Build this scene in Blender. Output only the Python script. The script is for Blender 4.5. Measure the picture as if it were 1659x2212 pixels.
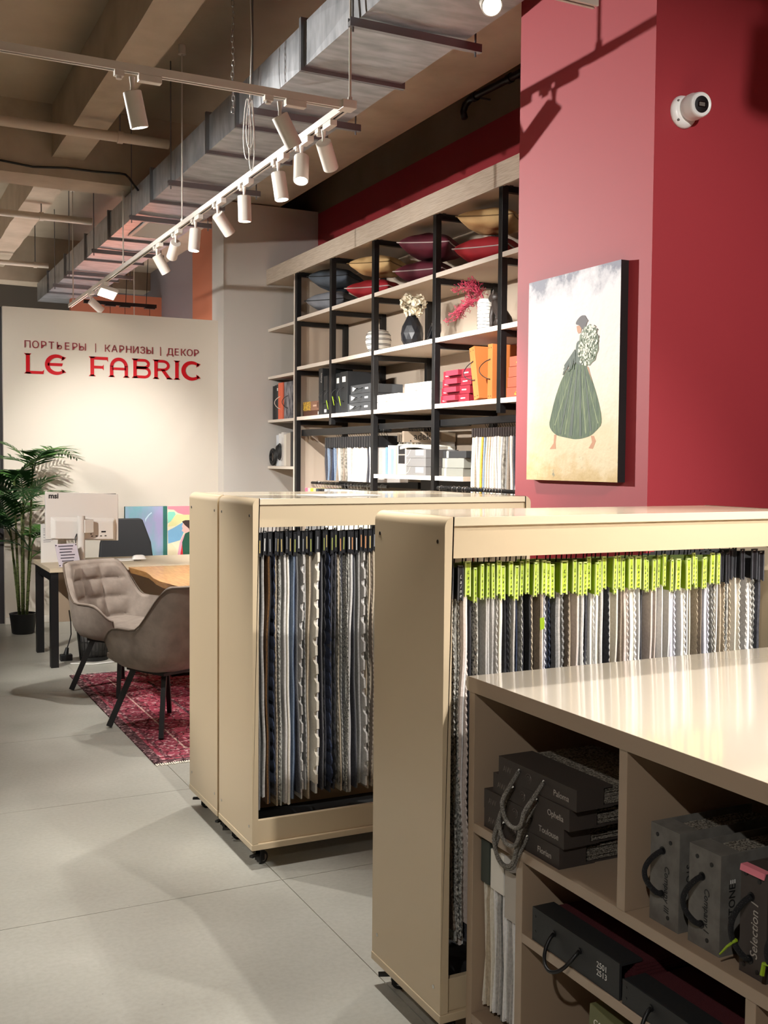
import bpy, bmesh, math, random
from mathutils import Vector, Matrix
from math import pi, sin, cos, radians as rad

for o in list(bpy.data.objects):
    bpy.data.objects.remove(o, do_unlink=True)
scene = bpy.context.scene
COL = scene.collection
rnd = random.Random(7)

# ------------------------------------------------------------------ camera
cam_d = bpy.data.cameras.new('camera')
cam_d.sensor_fit = 'VERTICAL'
cam_d.sensor_height = 36.0
cam_d.lens = 2286.03 / 2212.0 * 36.0
cam_d.clip_start = 0.05
cam_d.clip_end = 80
cam = bpy.data.objects.new('camera', cam_d)
COL.objects.link(cam)
_r = Vector((0.89618646, -0.44361255, 0.00759788))
_u = Vector((0.0142834, 0.04596279, 0.99884103))
_f = Vector((0.44344764, 0.89503929, -0.04752752))
cam.matrix_world = Matrix(((_r.x, _u.x, -_f.x, 0.0), (_r.y, _u.y, -_f.y, 0.0),
                           (_r.z, _u.z, -_f.z, 1.54), (0, 0, 0, 1)))
scene.camera = cam

# ------------------------------------------------------------------ world, exposure
world = bpy.data.worlds.new('world')
scene.world = world
world.use_nodes = True
world.node_tree.nodes['Background'].inputs[0].default_value = (0.9, 0.93, 1.0, 1)
world.node_tree.nodes['Background'].inputs[1].default_value = 0.15
scene.view_settings.view_transform = 'Standard'
scene.view_settings.look = 'None'
scene.view_settings.gamma = 1.0
scene.view_settings.use_curve_mapping = False
scene.view_settings.exposure = 0.08
cy = scene.cycles
cy.max_bounces = 5; cy.diffuse_bounces = 4; cy.glossy_bounces = 3; cy.transmission_bounces = 2; cy.transparent_max_bounces = 4
cy.sample_clamp_indirect = 6.0
cy.caustics_reflective = False; cy.caustics_refractive = False
SPOT_W = 1.0           # one knob for all track lamps

# ------------------------------------------------------------------ colours and materials
def lin(h, k=1.0):
    h = h.lstrip('#')
    out = []
    for i in (0, 2, 4):
        v = int(h[i:i + 2], 16) / 255.0
        v = v / 12.92 if v <= 0.04045 else ((v + 0.055) / 1.055) ** 2.4
        out.append(v * k)
    return (out[0], out[1], out[2], 1.0)

MATS = {}
def mat(name, hexc='#808080', rough=0.5, metal=0.0, noise=None, bump=None, coat=0.0,
        spec=0.5, stretch=(1, 1, 1), trans=0.0, emit=None):
    """noise=(scale, other_hex, low, high); bump=(scale, strength)"""
    if name in MATS:
        return MATS[name]
    m = bpy.data.materials.new(name)
    m.use_nodes = True
    nt = m.node_tree
    b = nt.nodes['Principled BSDF']
    b.inputs['Base Color'].default_value = lin(hexc)
    b.inputs['Roughness'].default_value = rough
    b.inputs['Metallic'].default_value = metal
    b.inputs['Specular IOR Level'].default_value = spec
    if coat:
        b.inputs['Coat Weight'].default_value = coat
        b.inputs['Coat Roughness'].default_value = 0.08
    if trans:
        b.inputs['Transmission Weight'].default_value = trans
    if emit:
        b.inputs['Emission Color'].default_value = lin(emit[0])
        b.inputs['Emission Strength'].default_value = emit[1]
    if noise or bump:
        tc = nt.nodes.new('ShaderNodeTexCoord')
        mp = nt.nodes.new('ShaderNodeMapping')
        mp.inputs['Scale'].default_value = stretch
        nt.links.new(tc.outputs['Object'], mp.inputs['Vector'])
    if noise:
        n = nt.nodes.new('ShaderNodeTexNoise')
        n.inputs['Scale'].default_value = noise[0]
        n.inputs['Detail'].default_value = 6
        nt.links.new(mp.outputs[0], n.inputs['Vector'])
        r = nt.nodes.new('ShaderNodeValToRGB')
        r.color_ramp.elements[0].position = noise[2]
        r.color_ramp.elements[1].position = noise[3]
        r.color_ramp.elements[0].color = lin(hexc)
        r.color_ramp.elements[1].color = lin(noise[1])
        nt.links.new(n.outputs['Fac'], r.inputs['Fac'])
        nt.links.new(r.outputs['Color'], b.inputs['Base Color'])
    if bump:
        n2 = nt.nodes.new('ShaderNodeTexNoise')
        n2.inputs['Scale'].default_value = bump[0]
        n2.inputs['Detail'].default_value = 5
        nt.links.new(mp.outputs[0], n2.inputs['Vector'])
        bp = nt.nodes.new('ShaderNodeBump')
        bp.inputs['Strength'].default_value = bump[1]
        bp.inputs['Distance'].default_value = 0.01
        nt.links.new(n2.outputs['Fac'], bp.inputs['Height'])
        nt.links.new(bp.outputs['Normal'], b.inputs['Normal'])
    MATS[name] = m
    return m

# ------------------------------------------------------------------ mesh builder
class MB:
    def __init__(s):
        s.v = []
        s.f = []
    def add(s, vs, fs):
        o = len(s.v)
        s.v += [tuple(p) for p in vs]
        s.f += [tuple(i + o for i in f) for f in fs]
        return s
    def box(s, x0, x1, y0, y1, z0, z1):
        if x0 > x1: x0, x1 = x1, x0
        if y0 > y1: y0, y1 = y1, y0
        if z0 > z1: z0, z1 = z1, z0
        return s.add([(x0, y0, z0), (x1, y0, z0), (x1, y1, z0), (x0, y1, z0),
                      (x0, y0, z1), (x1, y0, z1), (x1, y1, z1), (x0, y1, z1)],
                     [(0, 3, 2, 1), (4, 5, 6, 7), (0, 1, 5, 4), (1, 2, 6, 5), (2, 3, 7, 6), (3, 0, 4, 7)])
    def hexa(s, b, t):
        return s.add(list(b) + list(t), [(3, 2, 1, 0), (4, 5, 6, 7), (0, 1, 5, 4), (1, 2, 6, 5), (2, 3, 7, 6), (3, 0, 4, 7)])
    def bar(s, p0, p1, w, h=None, up=(0, 0, 1)):
        h = h or w
        p0 = Vector(p0); p1 = Vector(p1)
        d = (p1 - p0).normalized()
        u = Vector(up)
        if abs(d.dot(u)) > 0.98:
            u = Vector((0, 1, 0))
        a = d.cross(u).normalized() * (w / 2)
        b = a.cross(d).normalized() * (h / 2)
        return s.hexa([p0 - a - b, p0 + a - b, p0 + a + b, p0 - a + b],
                      [p1 - a - b, p1 + a - b, p1 + a + b, p1 - a + b])
    def cyl(s, p0, p1, r0, r1=None, n=16, cap=True):
        r1 = r0 if r1 is None else r1
        p0 = Vector(p0); p1 = Vector(p1)
        d = (p1 - p0).normalized()
        u = Vector((0, 0, 1)) if abs(d.z) < 0.95 else Vector((0, 1, 0))
        a = d.cross(u).normalized(); b = d.cross(a).normalized()
        vs = []
        for p, r in ((p0, r0), (p1, r1)):
            for i in range(n):
                t = 2 * pi * i / n
                vs.append(p + a * (r * cos(t)) + b * (r * sin(t)))
        fs = [(i, i + n, (i + 1) % n + n, (i + 1) % n) for i in range(n)]
        if cap:
            fs += [tuple(range(n)), tuple(range(2 * n - 1, n - 1, -1))]
        return s.add(vs, fs)
    def tube(s, pts, r, n=8, closed=False):
        pts = [Vector(p) for p in pts]
        m = len(pts)
        rr = r if callable(r) else (lambda t: r)
        vs = []
        prev = None
        for i, p in enumerate(pts):
            if closed:
                d = pts[(i + 1) % m] - pts[i - 1]
            else:
                d = pts[min(i + 1, m - 1)] - pts[max(i - 1, 0)]
            d.normalize()
            if prev is None:
                u = Vector((0, 0, 1)) if abs(d.z) < 0.9 else Vector((1, 0, 0))
                a = d.cross(u).normalized()
            else:
                a = (prev - d * prev.dot(d)).normalized()
            prev = a
            b = d.cross(a)
            q = rr(i / max(1, m - 1))
            for k in range(n):
                t = 2 * pi * k / n
                vs.append(p + a * (q * cos(t)) + b * (q * sin(t)))
        fs = []
        for i in range(m if closed else m - 1):
            j = (i + 1) % m
            for k in range(n):
                k2 = (k + 1) % n
                fs.append((i * n + k, i * n + k2, j * n + k2, j * n + k))
        if not closed:
            fs.append(tuple(range(n - 1, -1, -1)))
            fs.append(tuple((m - 1) * n + k for k in range(n)))
        return s.add(vs, fs)
    def lathe(s, prof, n=24, c=(0, 0, 0), mod=None):
        vs = []
        for r, z in prof:
            for i in range(n):
                t = 2 * pi * i / n
                q = r * (mod(t, z) if mod else 1)
                vs.append((c[0] + q * cos(t), c[1] + q * sin(t), c[2] + z))
        fs = []
        for j in range(len(prof) - 1):
            for i in range(n):
                k = (i + 1) % n
                fs.append((j * n + i, j * n + k, (j + 1) * n + k, (j + 1) * n + i))
        fs.append(tuple(range(n - 1, -1, -1)))
        fs.append(tuple((len(prof) - 1) * n + i for i in range(n)))
        return s.add(vs, fs)
    def prism(s, poly, fn, d0, d1):
        """poly of 2D points, fn(a,b,d)->3D; extruded d0..d1"""
        n = len(poly)
        vs = [fn(a, b, d0) for a, b in poly] + [fn(a, b, d1) for a, b in poly]
        fs = [tuple(range(n - 1, -1, -1)), tuple(range(n, 2 * n))]
        fs += [(i, (i + 1) % n, (i + 1) % n + n, i + n) for i in range(n)]
        return s.add(vs, fs)
    def grid(s, nu, nv, fn, closeu=False):
        vs = [fn(i / (nu if closeu else nu - 1), j / (nv - 1)) for j in range(nv) for i in range(nu)]
        fs = []
        for j in range(nv - 1):
            for i in range(nu if closeu else nu - 1):
                k = (i + 1) % nu
                fs.append((j * nu + i, j * nu + k, (j + 1) * nu + k, (j + 1) * nu + i))
        return s.add(vs, fs)
    def mesh(s, name, smooth=False, bevel=0, seg=2, fix=True):
        me = bpy.data.meshes.new(name)
        me.from_pydata(s.v, [], s.f)
        bm = bmesh.new()
        bm.from_mesh(me)
        if fix:
            bmesh.ops.recalc_face_normals(bm, faces=bm.faces)
        if bevel:
            es = [e for e in bm.edges if len(e.link_faces) == 2 and e.calc_face_angle(0) > 0.6]
            bmesh.ops.bevel(bm, geom=es, offset=bevel, segments=seg, affect='EDGES', profile=0.5)
        bm.to_mesh(me)
        bm.free()
        if smooth:
            me.polygons.foreach_set('use_smooth', [True] * len(me.polygons))
        me.update()
        return me
    def build(s, name, m, parent=None, smooth=False, bevel=0, seg=2, auto=None, fix=True):
        me = s.mesh(name, smooth, bevel, seg, fix)
        if auto:
            sharp(me, auto)
        return put(name, me, m, parent)

def sharp(me, ang=35):
    me.polygons.foreach_set('use_smooth', [True] * len(me.polygons))
    bm = bmesh.new(); bm.from_mesh(me)
    for e in bm.edges:
        if len(e.link_faces) == 2 and e.calc_face_angle(0) > rad(ang):
            e.smooth = False
    bm.to_mesh(me); bm.free()

def put(name, me, m=None, parent=None, loc=None, rot=None, scale=None):
    o = bpy.data.objects.new(name, me)
    COL.objects.link(o)
    if m is not None:
        if len(me.materials) == 0:
            me.materials.append(m)
        elif me.materials[0] is not m:
            o.material_slots[0].link = 'OBJECT'
            o.material_slots[0].material = m
    if parent:
        o.parent = parent
    if loc: o.location = loc
    if rot: o.rotation_euler = rot
    if scale: o.scale = scale
    return o

def tag(o, label=None, cat=None, group=None, kind=None):
    if label: o['label'] = label
    if cat: o['category'] = cat
    if group: o['group'] = group
    if kind: o['kind'] = kind
    return o

def thing(name, label, cat, loc=(0, 0, 0), rz=0.0, group=None):
    o = bpy.data.objects.new(name, None)
    o.empty_display_size = 0.1
    COL.objects.link(o)
    o.location = loc
    o.rotation_euler = (0, 0, rz)
    return tag(o, label, cat, group)

def box(name, m, parent, x0, x1, y0, y1, z0, z1, bevel=0.0, seg=2):
    return MB().box(x0, x1, y0, y1, z0, z1).build(name, m, parent, bevel=bevel, seg=seg)

ORD = ['', 'first', 'second', 'third', 'fourth', 'fifth', 'sixth', 'seventh', 'eighth', 'ninth', 'tenth',
       'eleventh', 'twelfth', 'thirteenth', 'fourteenth', 'fifteenth', 'sixteenth', 'seventeenth',
       'eighteenth', 'nineteenth', 'twentieth']
TENS = {2: 'twenty', 3: 'thirty', 4: 'forty', 5: 'fifty'}
def nth(n):
    if n <= 20: return ORD[n]
    if n % 10 == 0: return {30: 'thirtieth', 40: 'fortieth', 50: 'fiftieth'}[n]
    return TENS[n // 10] + '-' + ORD[n % 10]

# text as real mesh (flat, slightly thick); local x right, y up
TXT = {}
def text_mesh(s, size=0.1, depth=0.0006, align='LEFT', shear=0.0, space=1.0, offset=0.0, res=3):
    key = (s, size, depth, align, shear, space, offset)
    if key in TXT: return TXT[key]
    cu = bpy.data.curves.new('text', 'FONT')
    cu.body = s; cu.size = size; cu.extrude = depth; cu.align_x = align
    cu.shear = shear; cu.space_character = space; cu.offset = offset; cu.resolution_u = res
    o = bpy.data.objects.new('text', cu)
    COL.objects.link(o)
    bpy.context.view_layer.update()
    me = bpy.data.meshes.new_from_object(o.evaluated_get(bpy.context.evaluated_depsgraph_get()))
    bpy.data.objects.remove(o)
    bpy.data.curves.remove(cu)
    me.name = 'lettering'
    me.materials.clear()
    TXT[key] = me
    return me
def frame(xax, yax, org):
    x = Vector(xax).normalized(); y = Vector(yax).normalized(); z = x.cross(y)
    return Matrix(((x.x, y.x, z.x, org[0]), (x.y, y.y, z.y, org[1]), (x.z, y.z, z.z, org[2]), (0, 0, 0, 1)))
def letter(name, s, m, parent, xax, yax, org, **k):
    o = put(name, text_mesh(s, **k), m, parent)
    o.matrix_local = frame(xax, yax, org)
    return o

# ------------------------------------------------------------------ common materials
M_CART = mat('cart_cream_lacquer', '#c6b394', 0.38, bump=(260, 0.015), coat=0.25)
M_CARTTOP = mat('cart_top_lacquer', '#d2c5aa', 0.22, coat=0.6)
M_COUNTER = mat('counter_taupe_lacquer', '#a18c76', 0.36, coat=0.25, bump=(260, 0.012))
M_COUNTERTOP = mat('counter_top_lacquer', '#d6c9b6', 0.2, coat=0.7)
M_BLACK = mat('black_powder_coat', '#0e0e0f', 0.45)
M_BLACKP = mat('black_plastic', '#0e0e0f', 0.45)
M_CHROME = mat('bright_steel', '#c9c9c9', 0.22, 1.0)
M_WHITEP = mat('white_plastic', '#e9e6e0', 0.4)
M_LAM = mat('greige_laminate', '#c3b3a1', 0.5)
M_LAMEDGE = mat('pale_laminate_edge', '#d9cdbf', 0.45)
M_RED = mat('red_wall_paint', '#a03038', 0.62, bump=(500, 0.03))
M_WALL = mat('greige_wall_paint', '#d2c9bb', 0.7, bump=(400, 0.03))
M_GREYWALL = mat('cool_grey_wall_paint', '#c9c4bd', 0.7, bump=(400, 0.03))
M_CONC = mat('painted_concrete', '#c0b29e', 0.85, noise=(3.0, '#a89a86', 0.35, 0.75), bump=(14, 0.25))
M_CONCD = mat('raw_concrete', '#8b7c68', 0.9, noise=(2.0, '#77684f', 0.3, 0.8), bump=(9, 0.35))
M_GALV = mat('galvanised_steel', '#b9bcc0', 0.38, 0.55, noise=(5, '#8f9397', 0.35, 0.7), bump=(30, 0.06), stretch=(1, 3, 1))
M_GALVD = mat('galvanised_strip', '#8e9093', 0.4, 0.9)
M_PIPE = mat('painted_pipe', '#cbbfae', 0.5)
M_TRACK = mat('white_track', '#e4ded4', 0.42)
M_LENS = mat('lamp_lens', '#ffffff', 0.3, emit=('#fff3e0', 28))
M_INK = mat('dark_ink', '#1c1c1c', 0.6)
M_WHITEINK = mat('white_ink', '#d8d6d0', 0.6)
M_PAPER = mat('white_paper', '#e6e2dc', 0.7)
M_CARDW = mat('white_card', '#e8e4da', 0.55)
# ================================================================== SETTING
def struct(name, mb, m, parent=None, **k):
    o = mb.build(name, m, parent, **k)
    if parent is None:
        o['kind'] = 'structure'
    return o

# floor tiles 1.2 m, joints found at x=1.37, y=3.59
def floor_surface(name, a, b, spot):
    m = bpy.data.materials.new(name)
    m.use_nodes = True
    nt = m.node_tree; N = nt.nodes; L = nt.links
    bs = N['Principled BSDF']
    geo = N.new('ShaderNodeNewGeometry')
    n1 = N.new('ShaderNodeTexNoise'); n1.inputs['Scale'].default_value = 1.7; n1.inputs['Detail'].default_value = 8
    n2 = N.new('ShaderNodeTexNoise'); n2.inputs['Scale'].default_value = 60; n2.inputs['Detail'].default_value = 4
    n3 = N.new('ShaderNodeTexVoronoi'); n3.inputs['Scale'].default_value = 9
    for n in (n1, n2, n3): L.new(geo.outputs['Position'], n.inputs['Vector'])
    r = N.new('ShaderNodeValToRGB')
    r.color_ramp.elements[0].position = 0.35; r.color_ramp.elements[1].position = 0.7
    r.color_ramp.elements[0].color = lin(a); r.color_ramp.elements[1].color = lin(b)
    L.new(n1.outputs['Fac'], r.inputs['Fac'])
    mx = N.new('ShaderNodeMixRGB'); mx.blend_type = 'MULTIPLY'; mx.inputs[0].default_value = 0.35
    r2 = N.new('ShaderNodeValToRGB')
    r2.color_ramp.elements[0].position = 0.3; r2.color_ramp.elements[1].position = 0.62
    r2.color_ramp.elements[0].color = (0.72, 0.70, 0.66, 1); r2.color_ramp.elements[1].color = (1, 1, 1, 1)
    L.new(n2.outputs['Fac'], r2.inputs['Fac'])
    L.new(r.outputs['Color'], mx.inputs[1]); L.new(r2.outputs['Color'], mx.inputs[2])
    r3 = N.new('ShaderNodeValToRGB')          # small pale chips and dark specks
    r3.color_ramp.elements[0].position = 0.0; r3.color_ramp.elements[0].color = lin(spot)
    r3.color_ramp.elements[1].position = 0.035; r3.color_ramp.elements[1].color = (1, 1, 1, 1)
    L.new(n3.outputs['Distance'], r3.inputs['Fac'])
    mx2 = N.new('ShaderNodeMixRGB'); mx2.blend_type = 'MULTIPLY'; mx2.inputs[0].default_value = 0.6
    L.new(mx.outputs['Color'], mx2.inputs[1]); L.new(r3.outputs['Color'], mx2.inputs[2])
    L.new(mx2.outputs['Color'], bs.inputs['Base Color'])
    rr = N.new('ShaderNodeMapRange'); rr.inputs[3].default_value = 0.28; rr.inputs[4].default_value = 0.46
    L.new(n1.outputs['Fac'], rr.inputs[0]); L.new(rr.outputs[0], bs.inputs['Roughness'])
    bp = N.new('ShaderNodeBump'); bp.inputs['Strength'].default_value = 0.06; bp.inputs['Distance'].default_value = 0.004
    L.new(n2.outputs['Fac'], bp.inputs['Height']); L.new(bp.outputs['Normal'], bs.inputs['Normal'])
    return m
M_TILE = floor_surface('porcelain_floor_tile', '#9b998f', '#adaba1', '#5a554c')
M_GROUT = mat('floor_grout', '#b9b2a0', 0.8)
fl = struct('floor', MB().box(-3.4, 4.4, -2.7, 17.4, -0.2, -0.004), M_GROUT)
tile_me = MB().box(0.0015, 1.1985, 0.0015, 1.1985, -0.02, 0).mesh('tile')
x0t = 1.372 - 4 * 1.2; y0t = 3.59 - 6 * 1.2
for i in range(7):
    for j in range(16):
        xa, ya = x0t + 1.2 * i, y0t + 1.2 * j
        if xa < -3.45 or xa + 1.2 > 4.45 or ya < -3.7 or ya > 15: continue
        t = put('tile', tile_me, M_TILE, fl, (xa, ya, 0))

r_ = random.Random(8)
scf = MB()
for k in range(14):
    a = r_.uniform(0, 6.28); q = r_.uniform(.2, 1) * .035
    cx, cy, w_ = .62 + q * cos(a), 2.72 + q * sin(a), r_.uniform(.003, .009)
    scf.prism([(cx + w_ * cos(t) * r_.uniform(.6, 1.2), cy + w_ * .6 * sin(t) * r_.uniform(.6, 1.2)) for t in [2 * pi * i / 7 for i in range(7)]], lambda a_, b_, d: (a_, b_, d), .0001, .0004)
scf.build('scuff_mark', mat('floor_scuff', '#6f685c', .8), fl)
# ceiling: slab, ribs, girders
M_SLAB = mat('ceiling_slab', '#c4b6a1', 0.9, noise=(1.6, '#ab9c86', 0.3, 0.8), bump=(7, 0.3))
ce = struct('ceiling', MB().box(-3.4, 4.4, -2.7, 17.4, 4.45, 4.65), M_SLAB)
def beam(x0, x1, y0, y1, z, m=M_CONC):
    mb = MB()
    # slightly uneven arrises
    n = 24
    along_y = (y1 - y0) > (x1 - x0)
    L0, L1 = (y0, y1) if along_y else (x0, x1)
    W0, W1 = (x0, x1) if along_y else (y0, y1)
    r = random.Random(int(x0 * 100 + y0 * 10))
    def pt(t, w, zz):
        a = L0 + (L1 - L0) * t
        return (w, a, zz) if along_y else (a, w, zz)
    vs = []; fs = []
    for i in range(n + 1):
        t = i / n
        j0, j1 = r.uniform(-.006, .006), r.uniform(-.006, .006)
        vs += [pt(t, W0, 4.46), pt(t, W0 + j0, z + r.uniform(0, .006)), pt(t, W1 + j1, z + r.uniform(0, .006)), pt(t, W1, 4.46)]
    for i in range(n):
        a = i * 4; b = a + 4
        for k in range(4):
            fs.append((a + k, a + (k + 1) % 4, b + (k + 1) % 4, b + k))
    fs += [(3, 2, 1, 0), tuple(n * 4 + k for k in range(4))]
    mb.add(vs, fs)
    return mb.build('beam', m, ce)
beam(1.46, 1.71, -2.6, 9.13, 4.02)
beam(-0.75, -0.5, -2.6, 9.13, 4.02)
beam(1.46, 1.71, 9.52, 14.6, 4.02)
beam(-0.75, -0.5, 9.52, 14.6, 4.02)
beam(-3.3, 2.95, 9.13, 9.52, 3.857)
beam(-3.3, 4.3, 14.6, 15.0, 3.857)
beam(2.95, 3.84, -2.6, 14.6, 4.10)

# walls
wr = struct('wall_right', MB().box(4.25, 4.4, -2.7, 10.149, 0, 4.07), M_RED)
MB().box(4.25, 4.4, -2.7, 17.4, 4.07, 4.45).build('unpainted_band', M_CONCD, wr)
struct('wall_end', MB().box(3.244, 4.4, 10.149, 10.53, 0, 4.09), M_GREYWALL)
M_ORANGE = mat('orange_wall_paint', '#c77a5c', 0.65)
M_LILAC = mat('lilac_grey_wall_paint', '#8d8990', 0.7)
struct('wall_orange_pier', MB().box(3.244, 4.4, 10.53, 11.24, 0, 3.95), M_ORANGE)
struct('wall_far_right', MB().box(3.62, 4.4, 11.24, 17.4, 0, 4.45), M_LILAC)
struct('wall_far_orange', MB().box(2.45, 3.62, 14.0, 14.12, 0, 3.69), M_ORANGE)
struct('wall_far_left', MB().box(-3.2, 1.194, 10.39, 10.43, 0, 2.94), mat('dark_doorway_grey', '#3a3739', .7))  # dark wall added where a doorway reads dark; also blocks far-room light
struct('wall_back', MB().box(-3.4, 4.4, 17.2, 17.4, 0, 4.45), mat('far_wall_paint', '#6d675f', 0.8))
struct('wall_left', MB().box(-3.4, -3.2, -2.7, 17.4, 0, 4.45), M_WALL)
struct('wall_front', MB().box(-3.4, 4.4, -2.7, -2.5, 0, 4.45), M_WALL)
ws = struct('wall_sign', MB().box(1.195, 3.244, 10.33, 10.43, 0, 2.94), M_WALL)
bb = struct('baseboard_sign', MB().box(1.195, 3.244, 10.316, 10.33, 0, 0.065), mat('white_baseboard', '#e3ddd2', 0.45), bevel=0.003)
colm = struct('wall_column', MB().box(2.75, 4.25, 3.24, 4.17, 0, 4.45), M_RED)

# ================================================================== CEILING SERVICES
# air duct
dx0, dx1, dz0, dz1 = 2.115, 2.685, 3.60, 3.83
duct = thing('air_duct', 'rectangular galvanised ventilation duct running under the concrete ceiling', 'air duct', (0, 0, 0))
cuts = [0.6, 2.3, 3.75, 5.257, 6.32, 6.94, 8.446, 10.06, 11.2, 12.4, 13.6, 14.55]
for a, b in zip(cuts[:-1], cuts[1:]):
    mb = MB()
    ya, yb = a + 0.012, b - 0.012
    ym = (ya + yb) / 2; s = 0.006
    # cross-broken sheet faces (shallow pyramids)
    c8 = [(dx0, ya, dz0), (dx1, ya, dz0), (dx1, yb, dz0), (dx0, yb, dz0), (dx0, ya, dz1), (dx1, ya, dz1), (dx1, yb, dz1), (dx0, yb, dz1)]
    mid = [((dx0 + dx1) / 2, ym, dz0 - s), ((dx0 + dx1) / 2, ym, dz1 + s), (dx0 - s, ym, (dz0 + dz1) / 2), (dx1 + s, ym, (dz0 + dz1) / 2)]
    mb.add(c8 + mid, [(0, 1, 8), (1, 2, 8), (2, 3, 8), (3, 0, 8), (4, 5, 9), (5, 6, 9), (6, 7, 9), (7, 4, 9),
                      (0, 3, 10), (3, 7, 10), (7, 4, 10), (4, 0, 10), (1, 2, 11), (2, 6, 11), (6, 5, 11), (5, 1, 11),
                      (0, 1, 5, 4), (2, 3, 7, 6)])
    mb.build('duct_section', M_GALV, duct)
for y in cuts[1:-1]:
    mb = MB()
    e = 0.022
    for xa, xb, za, zb in ((dx0 - e, dx1 + e, dz0 - e, dz0), (dx0 - e, dx1 + e, dz1, dz1 + e), (dx0 - e, dx0, dz0, dz1), (dx1, dx1 + e, dz0, dz1)):
        mb.box(xa, xb, y - 0.013, y - 0.002, za, zb)
        mb.box(xa, xb, y + 0.002, y + 0.013, za, zb)
    mb.build('flange', M_GALVD, duct)
for y in (4.55, 5.95, 7.75, 9.0, 10.6, 11.95, 12.9):     # support channels with threaded rods
    mb = MB().box(dx0 - 0.06, dx1 + 0.08, y - 0.014, y + 0.014, dz0 - 0.052, dz0 - 0.03)
    mb.box(dx0 - 0.06, dx1 + 0.08, y - 0.014, y - 0.011, dz0 - 0.03, dz0 - 0.012)
    mb.box(dx0 - 0.06, dx1 + 0.08, y + 0.011, y + 0.014, dz0 - 0.03, dz0 - 0.012)
    mb.build('support_channel', M_GALVD, duct)
    for x in (dx0 - 0.04, dx1 + 0.05):
        MB().cyl((x, y, dz0 - 0.075), (x, y, 4.446), 0.005, n=8).build('threaded_rod', M_GALVD, duct)
# ceiling vent grille under duct
vg = thing('vent_grille', 'white louvred supply vent set in the underside of the metal duct', 'vent', (2.40, 9.47, dz0 - 0.008))
mb = MB()
for xa, xb, ya, yb in ((-.17, .17, -.35, -.32), (-.17, .17, .32, .35), (-.17, -.14, -.32, .32), (.14, .17, -.32, .32)):
    mb.box(xa, xb, ya, yb, -0.012, 0.0)
mb.build('frame', M_WHITEP, vg)
for k in range(15):
    x = -0.13 + 0.26 * k / 14
    MB().add([(x - .007, -.32, -.002), (x + .007, -.32, -.012), (x + .007, .32, -.012), (x - .007, .32, -.002),
              (x - .007, -.32, -.0005), (x + .007, -.32, -.0105), (x + .007, .32, -.0105), (x - .007, .32, -.0005)],
             [(3, 2, 1, 0), (4, 5, 6, 7), (0, 1, 5, 4), (1, 2, 6, 5), (2, 3, 7, 6), (3, 0, 4, 7)]).build('slat', M_WHITEP, vg)

# sprinkler pipes across the ceiling
def pipe(y, z, xa, xb, r, lab, clamp):
    t = thing('ceiling_pipe', lab, 'pipe', (0, y, z), group='painted pipes under the ceiling')
    MB().cyl((xa, 0, 0), (xb, 0, 0), r, n=20).build('pipe_run', M_PIPE, t, auto=40)
    for x in clamp:
        MB().cyl((x - .02, 0, 0), (x + .02, 0, 0), r + 0.008, n=20).build('clamp', M_PIPE, t, auto=40)
        MB().cyl((x, 0, r), (x, 0, 4.446 - z), 0.006, n=8).build('hanger_rod', M_GALVD, t)
    return t
pipe(7.93, 3.90, -3.2, 2.105, 0.036, 'painted ceiling pipe crossing in front of the cable conduit, nearest the camera', (1.745, 0.2))
pipe(10.84, 3.90, -3.2, 2.105, 0.034, 'painted ceiling pipe just beyond the concrete girder, meeting the duct', (1.62, 0.3))
pipe(13.55, 3.90, -3.2, 2.105, 0.03, 'farthest painted ceiling pipe above the sign wall', (1.95, 0.4))
# black conduit on girder
tag(MB().tube([(-1.0, 9.106, 3.90), (0.6, 9.106, 3.925), (1.05, 9.106, 3.935), (1.3, 9.106, 3.915), (1.565, 9.106, 3.94), (1.8, 9.106, 3.94), (2.0, 9.106, 3.95), (2.05, 9.10, 3.945), (2.06, 9.02, 3.90), (2.065, 8.85, 3.80), (2.07, 8.75, 3.74)], 0.009, 8)
    .build('cable_conduit', M_BLACKP, smooth=True), 'thin black cable running along the girder and down to the duct', 'cable')
# black pipe on the upper right wall
bp_ = thing('wall_pipe', 'black bent drain pipe on the bare strip above the red wall', 'pipe', (0, 0, 0))
MB().tube([(4.12, 7.0, 4.13), (4.12, 7.02, 4.18), (4.12, 6.99, 4.225), (4.12, 6.92, 4.245), (4.12, 6.8, 4.245), (4.12, 6.3, 4.225), (4.12, 4.4, 4.2)], 0.026, 12).build('pipe_run', M_BLACKP, bp_, smooth=True)
for y in (6.85, 6.38):
    MB().cyl((4.12, y - .02, 4.243 if y > 6.5 else 4.228), (4.12, y + .02, 4.243 if y > 6.5 else 4.228), 0.034, n=16).build('coupling', M_BLACKP, bp_, auto=40)
    MB().cyl((4.12, y, 4.24), (4.25, y, 4.24), 0.008, n=8).build('bracket', M_GALVD, bp_)
# chain
ch = thing('hanging_chain', 'steel link chain hanging from the ceiling beside the duct', 'chain', (1.90, 5.78, 3.48))
def link_mesh():
    pts = []
    for i in range(16):
        t = 2 * pi * i / 16
        pts.append((0.008 * cos(t), 0, 0.014 * sin(t) + (0.006 if sin(t) > 0 else -0.006)))
    return MB().tube(pts, 0.0022, 6, closed=True).mesh('link', smooth=True)
lm = link_mesh()
for k in range(30):
    put('chain_link', lm, M_CHROME, ch, (0.003 * sin(k * .9), 0, 0.02 + 0.0325 * k), (0, 0, pi / 2 * (k % 2)))
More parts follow.
